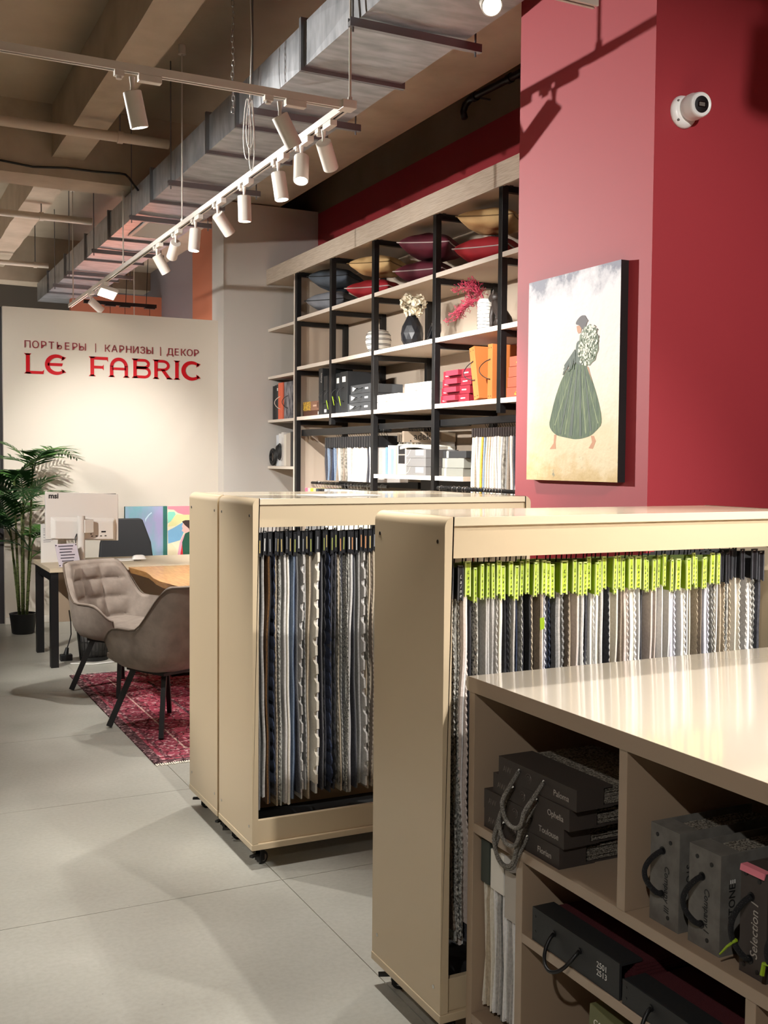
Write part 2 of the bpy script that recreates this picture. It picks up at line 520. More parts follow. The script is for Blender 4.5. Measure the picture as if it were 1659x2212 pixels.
# loose cable bundle hanging from the duct
cb = thing('cable_bundle', 'loose white cable coiled below the ceiling track near its corner', 'cable', (1.99, 5.75, 3.57))
for k, (dx, w, dz) in enumerate(((0, .02, -.28), (.012, .016, -.40), (-.012, .022, -.34))):
    pts = [(dx + w * sin(2 * pi * t / 20) * (1 - .3 * cos(2 * pi * t / 20)), 0.004 * k, dz / 2 * (1 - cos(2 * pi * t / 20)) ) for t in range(20)]
    MB().tube(pts, 0.003, 6, closed=True).build('cable_loop', M_WHITEP, cb, smooth=True)
MB().tube([(0, 0, 0), (0.01, 0, .3), (0, 0, .6), (0, 0, .86)], 0.003, 6).build('drop_cable', M_WHITEP, cb, smooth=True)
# ================================================================== TRACK LIGHTING
ZT = 3.20
def rail(parent, p0, p1, m=None):
    """inverted-U track section between two points (axis aligned)"""
    m = m or M_TRACK
    p0 = Vector(p0); p1 = Vector(p1)
    d = (p1 - p0).normalized(); s = Vector((-d.y, d.x, 0))
    mb = MB()
    def slab(a, b, za, zb):
        q = [p0 + s * a, p0 + s * b, p1 + s * b, p1 + s * a]
        mb.hexa([v + Vector((0, 0, za)) for v in q], [v + Vector((0, 0, zb)) for v in q])
    slab(-.018, .018, .012, .020)
    slab(-.018, -.011, -.014, .012)
    slab(.011, .018, -.014, .012)
    slab(-.011, -.006, -.014, -.011)
    slab(.006, .011, -.014, -.011)
    o = mb.build('rail', m, parent)
    mb = MB()
    q = [p0 - s * .011, p0 + s * .011, p1 + s * .011, p1 - s * .011]
    mb.hexa([v + Vector((0, 0, .004)) for v in q], [v + Vector((0, 0, .0118)) for v in q])
    mb.build('groove', M_BLACKP, parent)
    return o
def hang(parent, x, y, z0, r=0.006):
    MB().cyl((x, y, z0 + .02), (x, y, 4.44), r, n=10).build('suspension_rod', M_TRACK, parent, auto=40)
    MB().cyl((x, y, z0 + .018), (x, y, z0 + .045), 0.011, n=12).build('rod_socket', M_TRACK, parent, auto=40)
    MB().cyl((x, y, 4.385), (x, y, 4.45), 0.026, n=20).build('ceiling_cup', M_TRACK, parent, auto=40)
tr = thing('lighting_track', 'white suspended lighting track turning a corner below the duct', 'light track', (0, 0, ZT))
trz = tr
def loc(o): return o
rail(tr, (2.07, 4.62, 0), (2.07, 11.9, 0))
rail(tr, (-1.3, 4.6, 0), (2.05, 4.6, 0))
rail(tr, (-1.3, 4.62, 0), (-1.3, 11.9, 0))
MB().box(2.035, 2.105, 4.565, 4.635, -.016, .022).build('corner_joint', M_TRACK, tr, bevel=.002)
MB().box(-1.335, -1.265, 4.565, 4.635, -.016, .022).build('corner_joint', M_TRACK, tr, bevel=.002)
for x, y in ((2.085, 4.6), (2.07, 7.43), (2.07, 9.3), (2.07, 11.7), (-1.3, 5.0), (-1.3, 8.5), (0.2, 4.6)):
    MB().cyl((x, y, .02), (x, y, 1.2), .006, n=10).build('suspension_rod', M_TRACK, tr, auto=40)
    MB().cyl((x, y, .018), (x, y, .045), .011, n=12).build('rod_socket', M_TRACK, tr, auto=40)
    MB().cyl((x, y, 1.185), (x, y, 1.248), .026, n=20).build('ceiling_cup', M_TRACK, tr, auto=40)
tr2 = thing('lighting_track', 'white lighting track above the carts at the top edge of the photo', 'light track', (0, 0, 3.33))
rail(tr2, (-1.3, 3.42, 0), (2.6, 3.42, 0))
for x in (-1.0, 0.6, 2.04):
    MB().cyl((x, 3.42, .02), (x, 3.42, 1.12), .006, n=10).build('suspension_rod', M_TRACK, tr2, auto=40)
tr3 = thing('lighting_track', 'added lighting track for fill spotlights behind the camera, out of the picture', 'light track', (0, 0, 3.33))  # unseen track added to hold the frontal fill lamps
rail(tr3, (-1.6, -0.8, 0), (2.6, -0.8, 0))
for x in (-1.0, 1.9):
    MB().cyl((x, -0.8, .02), (x, -0.8, 1.12), .006, n=10).build('suspension_rod', M_TRACK, tr3, auto=40)
tr5 = thing('lighting_track', 'added lighting track for fill spotlights above the camera, out of the picture', 'light track', (0, 0, 3.33))  # unseen track added for fill over counter and middle cart
rail(tr5, (0.2, 1.0, 0), (2.6, 1.0, 0))
for x in (0.5, 1.9):
    MB().cyl((x, 1.0, .02), (x, 1.0, 1.11), .006, n=10).build('suspension_rod', M_TRACK, tr5, auto=40)
tr4 = thing('lighting_track', 'added lighting track hidden behind the sign wall in the far room', 'light track', (0, 0, 3.2))  # added out of sight to carry the far-room fill
rail(tr4, (0.2, 12.9, 0), (3.4, 12.9, 0))
for x in (0.6, 3.0):
    MB().cyl((x, 12.9, .02), (x, 12.9, 1.25), .006, n=10).build('suspension_rod', M_TRACK, tr4, auto=40)

BODY_R, BODY_L = 0.039, 0.15
def shell_mesh():
    n = 28
    prof = [(0.0, 0), (BODY_R - .003, 0), (BODY_R, .003), (BODY_R, BODY_L - .002), (BODY_R - .002, BODY_L), (BODY_R - .005, BODY_L), (BODY_R - .006, BODY_L - .010)]
    mb = MB()
    vs = []; fs = []
    for r, z in prof[1:]:
        for i in range(n):
            t = 2 * pi * i / n
            vs.append((r * cos(t), r * sin(t), z))
    m = len(prof) - 1
    for j in range(m - 1):
        for i in range(n):
            k = (i + 1) % n
            fs.append((j * n + i, j * n + k, (j + 1) * n + k, (j + 1) * n + i))
    fs.append(tuple(range(n - 1, -1, -1)))
    mb.add(vs, fs)
    me = mb.mesh('lamp_body'); sharp(me, 40); return me
BODY_ME = shell_mesh()
LENS_ME = MB().cyl((0, 0, BODY_L - .010), (0, 0, BODY_L - .006), BODY_R - .0062, n=28).mesh('lens')
STEM_ME = MB().cyl((0, 0, -.030), (0, 0, -.075), .013, .007, 14).cyl((0, 0, -.075), (0, 0, -.092), .008, .008, 12).mesh('stem'); sharp(STEM_ME, 40)
ADP_ME = MB().box(-.018, .018, -.05, .05, -.044, -.014).mesh('driver', bevel=.003)
HOLD_ME = MB().box(-.015, .015, .056, .096, -.036, -.014).cyl((0, .076, -.036), (0, .076, -.048), .013, n=12).mesh('adapter', bevel=0)
def spot_lamp(label, x, y, zt, d, along='y', on=True, power=100, cone=60, blend=.6, warm='#fffbf6', group='white cylinder track spotlights', flip=1):
    t = thing('track_spotlight', label, 'spotlight', (x, y, zt), 0 if along == 'y' else pi / 2 * -1, group)
    rz = t.rotation_euler.z
    put('driver_box', ADP_ME, M_TRACK, t, (0, -.055 * flip, 0))
    put('track_adapter', HOLD_ME, M_TRACK, t, (0, 0, 0), (0, 0, 0 if flip > 0 else pi))
    yo = .076 * flip * 0
    put('stem', STEM_ME, M_TRACK, t, (0, 0.02 * flip, 0))
    dv = Vector(d).normalized()
    inv = Matrix.Rotation(-rz, 3, 'Z')
    dl = inv @ dv
    q = dl.to_track_quat('Z', 'Y')
    piv = Vector((0, 0.02 * flip, -.094))
    body = put('lamp_body', BODY_ME, M_TRACK, t)
    body.location = piv - dl * .004
    body.rotation_euler = q.to_euler()
    ln = put('lens', LENS_ME, M_LENS if on else M_WHITEP, body)
    if on:
        ld = bpy.data.lights.new('lamp_light', 'SPOT')
        ld.energy = power * SPOT_W
        ld.spot_size = rad(cone); ld.spot_blend = blend
        ld.color = lin(warm)[:3]
        ld.shadow_soft_size = 0.032
        lo = bpy.data.objects.new('lamp_light', ld)
        COL.objects.link(lo)
        lo.parent = t
        lo.location = piv + dl * (BODY_L + .012)
        lo.rotation_euler = (-dl).to_track_quat('Z', 'Y').to_euler()
    return t
def aim(a, b): return (b[0] - a[0], b[1] - a[1], b[2] - a[2])
# --- long leg above the shelving side, nearest the corner first
spot_lamp('white spotlight nearest the track corner, tilted away so its cap shows', 2.07, 4.86, ZT, (1.15, 1.2, -1.45), power=520, cone=80)
spot_lamp('second white spotlight from the track corner, its lit lens facing the camera', 2.07, 5.15, ZT, (-.45, -1.0, -2.6), power=120, cone=60)
spot_lamp('third white spotlight from the track corner, pointing straight down', 2.07, 5.49, ZT, (.12, -.1, -1), power=120, cone=60)
spot_lamp('fourth white spotlight from the track corner, pointing straight down', 2.07, 6.06, ZT, (.05, .05, -1), power=150, cone=60)
spot_lamp('fifth white spotlight from the track corner, swung right towards the shelves', 2.07, 6.58, ZT, (.9, .35, -1.0), power=420, cone=80)
spot_lamp('sixth white spotlight from the track corner, pointing down with lens glowing', 2.07, 7.08, ZT, (-.1, -.05, -1), power=160, cone=60)
spot_lamp('seventh white spotlight from the track corner, cap visible, aimed at the sign wall', 2.07, 7.58, ZT, (.06, 2.6, -1.75), power=430, cone=54, blend=1)
spot_lamp('eighth white spotlight from the track corner, leaning right with lens glowing', 2.07, 8.12, ZT, (.65, .15, -1), power=260, cone=70)
spot_lamp('white spotlight just above the sign wall edge, pointing right and down', 2.07, 10.72, ZT, (.75, .15, -.6), power=80, cone=80)
# flood lamp on the track beyond
fd = thing('track_floodlight', 'square white floodlight on the track just above the sign wall', 'floodlight', (2.07, 10.05, ZT), 0)
MB().box(-.02, .02, -.05, .05, -.05, -.014).build('driver_box', M_TRACK, fd, bevel=.003)
MB().cyl((0, 0, -.05), (0, 0, -.075), .009, n=10).build('stem', M_TRACK, fd)
fb = MB().box(-.085, .085, -.07, .07, -.02, .02).build('housing', M_TRACK, fd, bevel=.006)
fb.location = (.02, 0, -.105); fb.rotation_euler = (rad(-25), rad(14), 0)
MB().box(-.072, .072, -.058, .058, -.0225, -.0203).build('lens', M_LENS, fb)
# --- cross leg
spot_lamp('white spotlight hanging alone on the left part of the cross track', 1.085, 4.6, ZT, (.25, .12, -1.0), 'x', power=130, cone=64, flip=-1)
spot_lamp('white spotlight beside the track corner, tilted right across the other track', 1.755, 4.6, ZT, (.62, .10, -1.0), 'x', power=160, cone=64, flip=-1)
# --- left leg (beyond the left edge of the picture)
OUT = 'white track spotlight left of the picture, '
def left_lamp(lab, y, tgt, power, cone, blend=.8):
    spot_lamp(OUT + lab, -1.3, y, ZT, aim((-1.3, y, 3.05), tgt), power=power, cone=cone, blend=blend)
left_lamp('aimed at the portrait canvas', 9.7, (2.75, 3.7, 2.6), 2600, 29, .5)
left_lamp('aimed at the cream cart ends', 7.2, (1.35, 4.35, 0.85), 800, 20)
left_lamp('aimed at the near shelves', 5.5, (3.75, 6.2, 2.35), 500, 46)
left_lamp('aimed at the middle shelves', 6.2, (3.75, 7.6, 2.3), 500, 46)
left_lamp('aimed at the far shelves', 6.9, (3.75, 9.2, 2.2), 500, 46)
left_lamp('aimed at the palm and sign wall', 7.9, (2.0, 10.33, 1.35), 420, 60, 1.0)
left_lamp('lighting the floor', 4.82, (0.2, 4.6, 0), 120, 70)
left_lamp('added to brighten the desk and armchairs', 5.22, (1.6, 7.9, .7), 800, 34)  # unseen lamp added because desk and chairs came out dim
# --- track over the carts, then added fill tracks near the camera
spot_lamp('white spotlight cut by the top edge of the photo, lit lens showing', 2.08, 3.42, 3.37, (-.30, -.80, -.75), 'x', power=260, cone=75)
spot_lamp('white track spotlight over the front carts, above the picture', 1.30, 3.42, 3.33, (-.42, -.15, -1), 'x', power=260, cone=76)
spot_lamp('added track spotlight over the aisle, above the picture', -0.4, 3.42, 3.33, (-.2, .0, -1), 'x', power=40, cone=80)  # extra unseen lamp, added for the aisle
TB = -0.8
def back_fill(lab, x, tgt, power, cone, blend=.8):  # unseen lamps added to light carts, column and counter from the front
    spot_lamp('added fill spotlight behind the camera, ' + lab, x, TB, 3.33, aim((x, TB, 3.15), tgt), 'x', power=power, cone=cone, blend=blend)
back_fill('aimed at the front cart samples', 2.2, (2.0, 2.36, 1.05), 480, 44)
back_fill('aimed at the red column', 1.5, (2.95, 3.24, 1.9), 480, 46, 1.0)
back_fill('aimed at the counter front', -1.2, (1.4, 1.6, .5), 190, 36)
spot_lamp('added fill spotlight above the camera, aimed at the middle cart', 1.2, 1.0, 3.33, aim((1.2, 1., 3.15), (1.75, 3.72, .95)), 'x', power=330, cone=34)  # unseen lamp added to brighten the middle cart's fabrics
spot_lamp('added fill spotlight above the camera, over the counter', 2.3, 1.0, 3.33, (.02, .28, -1), 'x', power=190, cone=75)  # unseen lamp added to brighten the counter top
# --- far room: hidden spots added to brighten its ceiling by bounce
for x in (0.9, 1.8, 2.8):
    spot_lamp('added fill spotlight hidden behind the sign wall, %s part of the far room' % {0.9: 'left', 1.8: 'middle', 2.8: 'right'}[x], x, 12.9, 3.2, (.05, .15, -1), 'x', power=1300, cone=110, warm='#f6f7ff')
# linear pendant in the far room
pd = thing('linear_pendant', 'slim black linear pendant lamp hanging beyond the sign wall', 'pendant lamp', (2.75, 12.5, 3.35))
MB().box(-.42, .42, -.015, .015, -.02, .02).build('bar', M_BLACK, pd)
for x in (.06, .30):
    MB().cyl((x, 0, .02), (x + .03, 0, .74), .004, n=6).build('wire', M_BLACKP, pd)
for x in (-.12, .05, .34):
    MB().box(x - .06, x + .06, -.03, .03, -.035, -.02).build('canopy', M_BLACK, pd)
    MB().cyl((x, 0, -.035), (x, 0, -.75), .003, n=6).build('drop_wire', M_BLACKP, pd)
    MB().lathe([(.01, 0), (.05, -.03), (.06, -.10), (.055, -.10)][::-1], 16, (x, 0, -.75)).build('pendant_shade', M_BLACK, pd, smooth=True)
# ================================================================== SAMPLE CARTS
SCREW_ME = MB().cyl((0, 0, 0), (-.0015, 0, 0), .0055, n=12).mesh('screw')
WHEEL_ME = MB().cyl((0, -.009, 0), (0, .009, 0), .024, n=20).mesh('wheel'); sharp(WHEEL_ME, 40)
HUB_ME = MB().cyl((0, -.0105, 0), (0, .0105, 0), .014, n=16).mesh('hub')
FORK_ME = MB().box(-.012, .012, -.014, -.011, -.02, .03).box(-.012, .012, .011, .014, -.02, .03).box(-.02, .02, -.014, .014, .03, .036).box(-.05, -.014, -.008, .008, .002, .010).mesh('fork')
def caster(parent, x, y, rz):
    c = put('caster', FORK_ME, M_BLACKP, parent, (x, y, .036), (0, 0, rz))
    put('wheel', WHEEL_ME, M_BLACKP, c, (.012, 0, -.012))
    put('hub', HUB_ME, M_CHROME, c, (.012, 0, -.012))
    return c
def cart(label, x0, x1, y0, y1, zr=1.292):
    t = thing('sample_cart', label, 'cart', (x0, y0, 0), group='cream fabric sample carts on castors')
    W, D, T, H = x1 - x0, y1 - y0, .024, 1.40
    box('base_board', M_CART, t, -.002, W + .002, -.002, D + .002, .075, .098, .002)
    def end(xa, sgn):
        # end panel with rounded outer top edge
        r = .028
        pts = [(0, .099), (T, .099), (T, H)]
        for k in range(7):
            a = pi / 2 + (pi / 2) * k / 6
            pts.append((r + r * cos(a), H - r + r * sin(a)))
        mb = MB().prism([(p, z) for p, z in pts], lambda a, b, d: (xa + sgn * a, d, b), 0, D)
        o = mb.build('end_panel', M_CART, t, auto=35)
        for yy, zz in ((.035, 1.335), (D - .035, 1.335), (.035, .16), (D - .035, .16)):
            put('screw', SCREW_ME, M_CHROME, t, (xa - .0002 if sgn > 0 else xa + .0017, yy, zz))
        return o
    end(0, 1); end(W, -1)
    box('top_board', M_CARTTOP, t, T, W - T, .0015, D - .0015, H - .024, H - .0008, .0012)
    box('top_rail', M_CART, t, T, W - T, .012, .030, 1.292, H - .0245)
    box('top_rail', M_CART, t, T, W - T, D - .030, D - .012, zr, H - .0245)
    box('bottom_rail', M_CART, t, T, W - T, .010, .028, .0985, .185, .0015)
    box('bottom_rail', M_CART, t, T, W - T, D - .028, D - .010, .0985, .185, .0015)
    box('floor_surface', mat('dull_black', '#121213', .95), t, T, W - T, .030, D - .030, .0985, .1025)  # black sheet over the base board makes the cart bottom darker
    MB().cyl((T, D / 2, 1.328), (W - T, D / 2, 1.328), .0125, n=14).build('hanging_rod', M_BLACK, t, auto=40)
    for x, y, r in ((.05, .055, .5), (W - .05, .055, 2.2), (.05, D - .055, -.4), (W - .05, D - .055, 1.2)):
        caster(t, x, y, r)
    return t
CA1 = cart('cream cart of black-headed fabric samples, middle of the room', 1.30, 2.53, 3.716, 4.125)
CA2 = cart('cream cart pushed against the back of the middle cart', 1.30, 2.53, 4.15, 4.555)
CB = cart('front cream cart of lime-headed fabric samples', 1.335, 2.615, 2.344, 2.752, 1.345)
tag(MB().box(-.16, .12, -.10, .10, 0, .0012).box(-.15, .14, -.085, .12, .0012, .0022).build('paper_sheet', M_PAPER), 'thin white paper sheets lying on the middle cart top', 'paper')
bpy.data.objects['paper_sheet'].location = (1.78, 3.98, 1.4002); bpy.data.objects['paper_sheet'].rotation_euler = (0, 0, .25)

# ---- fabrics
FAB = {}
def fabric(key, a, b=None, sc=130, rough=.92, stretch=(1, 1, 1)):
    FAB[key] = mat('fabric_' + key, a, rough, noise=(sc, b or a, .35, .65), bump=(420, .35), stretch=stretch)
fabric('charcoal', '#34343a', '#4a4a50'); fabric('black', '#17171a', '#2a2a2d'); fabric('grey', '#8b8a88', '#757470')
fabric('light_grey', '#c4c0ba', '#aca8a2'); fabric('silver', '#c7c5bd', '#77766f', 90); fabric('cream', '#ece5d6', '#e0d8c6')
fabric('white', '#f3f1ee', '#e6e4e1'); fabric('beige', '#c9baa2', '#b3a48c'); fabric('taupe', '#8f8172', '#7c6f61')
fabric('navy', '#22293d', '#303a52'); fabric('brown', '#6b4a25', '#4f361a'); fabric('blue_grey', '#7f8fa3', '#6a7a90')
fabric('speckled', '#d8d4c8', '#26262a', 160); fabric('pale_rose', '#e0d2c8', '#d2c2b7'); fabric('lilac_grey', '#d6d5de', '#c6c5d0')
fabric('patterned', '#a8a295', '#5a554b', 45); fabric('mustard', '#c9a63c', '#a8862c'); fabric('dark_green', '#3d443c', '#2d332d')
NAMES = {'light_grey': 'light grey', 'blue_grey': 'blue-grey', 'pale_rose': 'pale rose', 'lilac_grey': 'lilac-grey', 'dark_green': 'dark green', 'silver': 'silver-grey', 'speckled': 'black-and-white speckled'}

def sheet(seed, H, D=.33, t=.005, mode='pinked', curl=.009):
    """hanging sheet, local origin top front; y back, z down; closed strip with worked front edge"""
    r = random.Random(seed)
    pitch = {'pinked': .0095, 'flat': .05, 'loops': .013, 'tabs': .012}[mode]
    n = int(H / pitch)
    ph = [r.uniform(0, 6.28) for _ in range(4)]
    vs = []; fs = []
    for i in range(n + 1):
        z = -H * i / n
        q = -z / H
        xo = curl * (q ** 1.3) * sin(ph[0] + 2.2 * q) + .004 * sin(ph[1] + 9 * q) + .002 * sin(ph[2] + 23 * q)
        yo = .010 * sin(ph[3] + 3.1 * q) - .012 * q
        if mode == 'pinked': ye = -.0035 if i % 2 else .0015
        elif mode == 'loops': ye = -.014 * abs(sin(pi * i / 4.0))
        elif mode == 'tabs': ye = -.020 if (i % 6) < 4 else .004
        else: ye = 0
        tt = t * (1 if mode != 'loops' else (.5 + .7 * abs(sin(pi * i / 4.0))))
        for sx in (-1, 1):
            vs.append((xo + sx * tt / 2, yo + ye, z))
            vs.append((xo * .8 + sx * tt / 2, .05 + yo, z))
            vs.append((xo * .35 + sx * t / 2, D, z))
    for i in range(n):
        a = i * 6; b = a + 6
        L0, L1, L2, R0, R1, R2 = range(6)
        for p, s_ in ((L0, L1), (L1, L2), (L2, R2), (R2, R1), (R1, R0), (R0, L0)):
            fs.append((a + p, a + s_, b + s_, b + p))
    fs.append((0, 1, 2, 5, 4, 3))
    m = n * 6
    fs.append((m + 3, m + 4, m + 5, m + 2, m + 1, m))
    return MB().add(vs, fs).mesh('swatch')
SH = {}
for mode in ('pinked', 'flat', 'loops', 'tabs'):
    SH[mode] = []
    for k in range(5):
        SH[mode].append(sheet(11 * k + len(mode), {'pinked': .90, 'flat': .925, 'loops': .88, 'tabs': .88}[mode] + .010 * k, .31 - .008 * k,
                              {'pinked': .0055, 'flat': .0095, 'loops': .010, 'tabs': .012}[mode], mode))
HOOK_ME = MB().tube([(0, 0, -.115), (0, -.010, -.04), (0, -.0175, -.015), (0, -.0178, 0), (0, -.0126, .0126), (0, 0, .0178), (0, .0126, .0126), (0, .0178, 0), (0, .0126, -.0126)], .0018, 6).mesh('hook', smooth=True)
M_LIME = mat('lime_header_card', '#8fae17', 0.5)  # body lime darkened for shade under the rail; tags and ribbons share it
M_LIMELIT = mat('lime_front_lit', '#b6ce3e', 0.5)  # same lime lightened where light falls on the header fronts
M_LIMERIM = mat('lime_sleeve_edge', '#dcec96', 0.3)
M_BHEAD = mat('black_header_card', '#1b1b1e', 0.4)
M_BRIM = mat('clear_sleeve_edge', '#4a4b4f', 0.25)
M_ARIM = mat('dark_sleeve_edge', '#26272a', 0.25)
M_WARMHEAD = mat('brown_black_header', '#2a2321', 0.45)
def header_mesh(w, h=.085, D=.36):
    return MB().hexa([(-w / 2, 0, 0), (w / 2, 0, 0), (w * .3, D, 0), (-w * .3, D, 0)],
                     [(-w / 2, 0, h), (w / 2, 0, h), (w * .3, D, h * .62), (-w * .3, D, h * .62)]).mesh('header')
def rim_mesh(w, h=.085):
    e = .0016
    mb = MB()
    for xa, xb, za, zb in ((-w / 2 - e, -w / 2 + e, -.004, h + .004), (w / 2 - e, w / 2 + e, -.004, h + .004), (-w / 2 - e, w / 2 + e, h + .002, h + .0055)):
        mb.box(xa, xb, -.0016, .004, za, zb)
    return mb.mesh('sleeve_edge')
HDR = {w: header_mesh(w) for w in (.012, .015, .018)}
RIM = {w: rim_mesh(w) for w in (.012, .015, .018)}
CARD = {w: MB().box(-w / 2 + .002, w / 2 - .002, -.0012, .0, .001, .083).mesh('lit_front') for w in (.012, .015, .018)}  # thin front layer that carries the lit tone of the lime headers
LABEL_ME = MB().box(-.0026, .0026, -.0022, -.0005, .014, .062).mesh('label_strip')
def stacked_letters():
    mb = MB()
    z = .066
    for ch_, k in (('L', .014), ('a', .012), ('i', .012), ('n', .012), ('e', .012)):
        me = text_mesh(ch_, size=.014, align='CENTER', shear=.3, depth=.0003)
        o = len(mb.v)
        for v in me.vertices: mb.v.append((v.co.x, -.0018 - v.co.z, z + v.co.y - .010))
        for p in me.polygons: mb.f.append(tuple(i + o for i in p.vertices))
        z -= k
    return mb.mesh('lettering', fix=False)
LAINE_ME = stacked_letters()
WORD_ME = None
LABS = [mat('label_gold', '#b9a46a', .5), mat('label_silver', '#c9c9c4', .5), mat('label_copper', '#c48a5c', .5), mat('label_olive', '#9aa052', .5), mat('label_grey', '#7d7e80', .5)]

def hanger(label, x, y, z, head, cols, mode, gap, tilt=0, rod=(0, 0), letters=None, labm=None, group=None):
    t = thing('sample_hanger', label, 'fabric sample', (x, y, z), 0, group)
    put('hook', HOOK_ME, M_BLACKP, t, (0, rod[0] - y, rod[1] - z))
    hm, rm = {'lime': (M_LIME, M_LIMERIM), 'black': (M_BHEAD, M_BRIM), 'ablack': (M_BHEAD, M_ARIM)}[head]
    w = .015
    k_ = min(1.25, gap * .80 / .0182)
    h = put('header', HDR[w], hm, t, None, (0, tilt, 0), (k_, 1, 1))
    put('sleeve_edge', RIM[w], rm, h)
    if head == 'lime': put('lit_front', CARD[w], M_LIMELIT, h)
    if letters: put('lettering', LAINE_ME, letters, h, scale=(.92, 1, 1))
    if labm: put('label_strip', LABEL_ME, labm, h)
    k = rnd.randrange(5)
    n = len(cols)
    q = min(1.0, gap / .030)
    for i, c in enumerate(cols):
        md = mode[i % len(mode)] if isinstance(mode, (list, tuple)) else mode
        xo = (i - (n - 1) / 2) * .0095 * q
        put('swatch', SH[md][(k + i) % 5 if md != 'flat' else k], FAB[c], t, (xo, .014 + .004 * (i % 2), .002), None, (q, 1, 1))
    return t
# ---- middle cart
AX = [1.341, 1.359, 1.381, 1.403, 1.414, 1.431, 1.45, 1.465, 1.481, 1.499, 1.518, 1.534, 1.549, 1.574, 1.603, 1.616, 1.639, 1.655, 1.672, 1.688, 1.709, 1.726, 1.745, 1.76, 1.779, 1.802, 1.822]
AF = [('charcoal', 'f'), ('grey', 'f'), ('brown', 'f'), ('navy', 'l'), ('taupe', 'p'), ('speckled', 'p'), ('light_grey', 'f'), ('cream', 'f'), ('blue_grey', 'f'), ('charcoal', 'f'), ('light_grey', 't'), ('grey', 'p'), ('beige', 'f'), ('cream', 't'), ('charcoal', 'f'), ('black', 'l'), ('navy', 'l'), ('black', 'l'), ('patterned', 'p'), ('silver', 'p'), ('speckled', 'p'), ('light_grey', 'f'), ('charcoal', 'f'), ('grey', 'f'), ('light_grey', 't'), ('patterned', 'p'), ('taupe', 'p')]
MODE = {'f': 'flat', 'p': 'pinked', 'l': 'loops', 't': 'tabs'}
SECOND = {'charcoal': 'grey', 'grey': 'light_grey', 'brown': 'black', 'navy': 'charcoal', 'taupe': 'beige', 'speckled': 'silver', 'light_grey': 'white', 'cream': 'white', 'blue_grey': 'navy', 'beige': 'taupe', 'black': 'charcoal', 'patterned': 'beige', 'silver': 'charcoal', 'white': 'cream', 'pale_rose': 'white', 'lilac_grey': 'white', 'mustard': 'brown', 'dark_green': 'grey'}
xs = AX + [1.845 + .0215 * k for k in range(14)]
for i, x in enumerate(xs):
    if i < len(AF): c, md = AF[i]
    else:
        c = rnd.choice(['charcoal', 'grey', 'beige', 'cream', 'taupe', 'black', 'navy']); md = rnd.choice('fplf')
    lab = '%s samples, black header, %s hanger from left in the middle cart' % (NAMES.get(c, c), nth(i + 1))
    if i >= len(AF):
        lab = '%s samples, black header, %s hanger from left in the middle cart' % (NAMES.get(c, c), nth(i + 1))
    gp = min(x - xs[i - 1] if i else .03, xs[i + 1] - x if i + 1 < len(xs) else .03)
    hanger(lab, x, 3.758 + rnd.uniform(-.006, .006), 1.188 + rnd.uniform(-.012, .006), 'ablack', [c, SECOND.get(c, c)], [MODE[md], 'flat'], gp,
           rnd.uniform(-.02, .02), (3.9205, 1.328), None, LABS[rnd.randrange(5)], 'black-headed sample hangers in the middle cart')
# ---- front cart
BX = [1.388, 1.421, 1.443, 1.466, 1.478, 1.504, 1.515, 1.537, 1.554, 1.575, 1.591, 1.614, 1.627, 1.649, 1.662, 1.682, 1.699, 1.716, 1.754, 1.785, 1.8,
      1.822, 1.841, 1.859, 1.875, 1.893, 1.92, 1.932, 1.95, 1.964, 1.983, 2.01, 2.039, 2.052, 2.076, 2.091, 2.102, 2.129, 2.142, 2.165, 2.197, 2.218, 2.23, 2.254, 2.266, 2.288, 2.308,
      2.322, 2.334, 2.35, 2.371, 2.39, 2.407, 2.455, 2.496]
BF = [('taupe', 'p'), ('speckled', 'p'), ('pale_rose', 'f'), ('charcoal', 'f'), ('speckled', 'p'), ('light_grey', 'f'), ('light_grey', 'f'), ('light_grey', 'f'), ('cream', 'f'), ('black', 'f'), ('grey', 'p'), ('navy', 'f'), ('silver', 'p'), ('black', 'f'), ('beige', 'p'), ('taupe', 'f'), ('lilac_grey', 'f'), ('navy', 'p'), ('grey', 'f'), ('taupe', 'p'), ('pale_rose', 'f'),
      ('light_grey', 'f'), ('silver', 'p'), ('white', 'f'), ('white', 'f'), ('light_grey', 'f'), ('charcoal', 'p'), ('white', 'f'), ('cream', 'f'), ('taupe', 'f'), ('pale_rose', 'f'), ('white', 'f'), ('white', 'f'), ('charcoal', 'f'), ('pale_rose', 'f'), ('pale_rose', 'f'), ('white', 'f'), ('white', 'f'), ('cream', 'f'), ('lilac_grey', 'f'), ('white', 'f'), ('white', 'f'), ('cream', 'f'), ('beige', 'p'), ('pale_rose', 'f'), ('lilac_grey', 'f'), ('silver', 'p'),
      ('cream', 'p'), ('light_grey', 'f'), ('beige', 'f'), ('speckled', 'p'), ('beige', 'p'), ('cream', 'f'), ('light_grey', 'p'), ('silver', 'p')]
for i, x in enumerate(BX):
    c, md = BF[i]
    black = i < 2 or i >= 47
    n_ = nth(i + 1)
    lab = '%s samples, %s header, %s hanger from left in the front cart' % (NAMES.get(c, c), 'black' if black else 'lime', n_)
    gp = min(x - BX[i - 1] if i else .03, BX[i + 1] - x if i + 1 < len(BX) else .03)
    cols = [c, SECOND.get(c, c), c] if gp > .016 else [c, SECOND.get(c, c)]
    hanger(lab, x, 2.402 + rnd.uniform(-.010, .010), (1.180 if not black or i < 2 else 1.19) + rnd.uniform(-.012, .008), 'black' if black else 'lime', cols, [MODE[md], 'flat', 'pinked'],
           gp, rnd.uniform(-.02, .02), (2.548, 1.328), (M_INK if not black else LABS[1]) if i < 47 else None, None, 'sample hangers in the front cart')
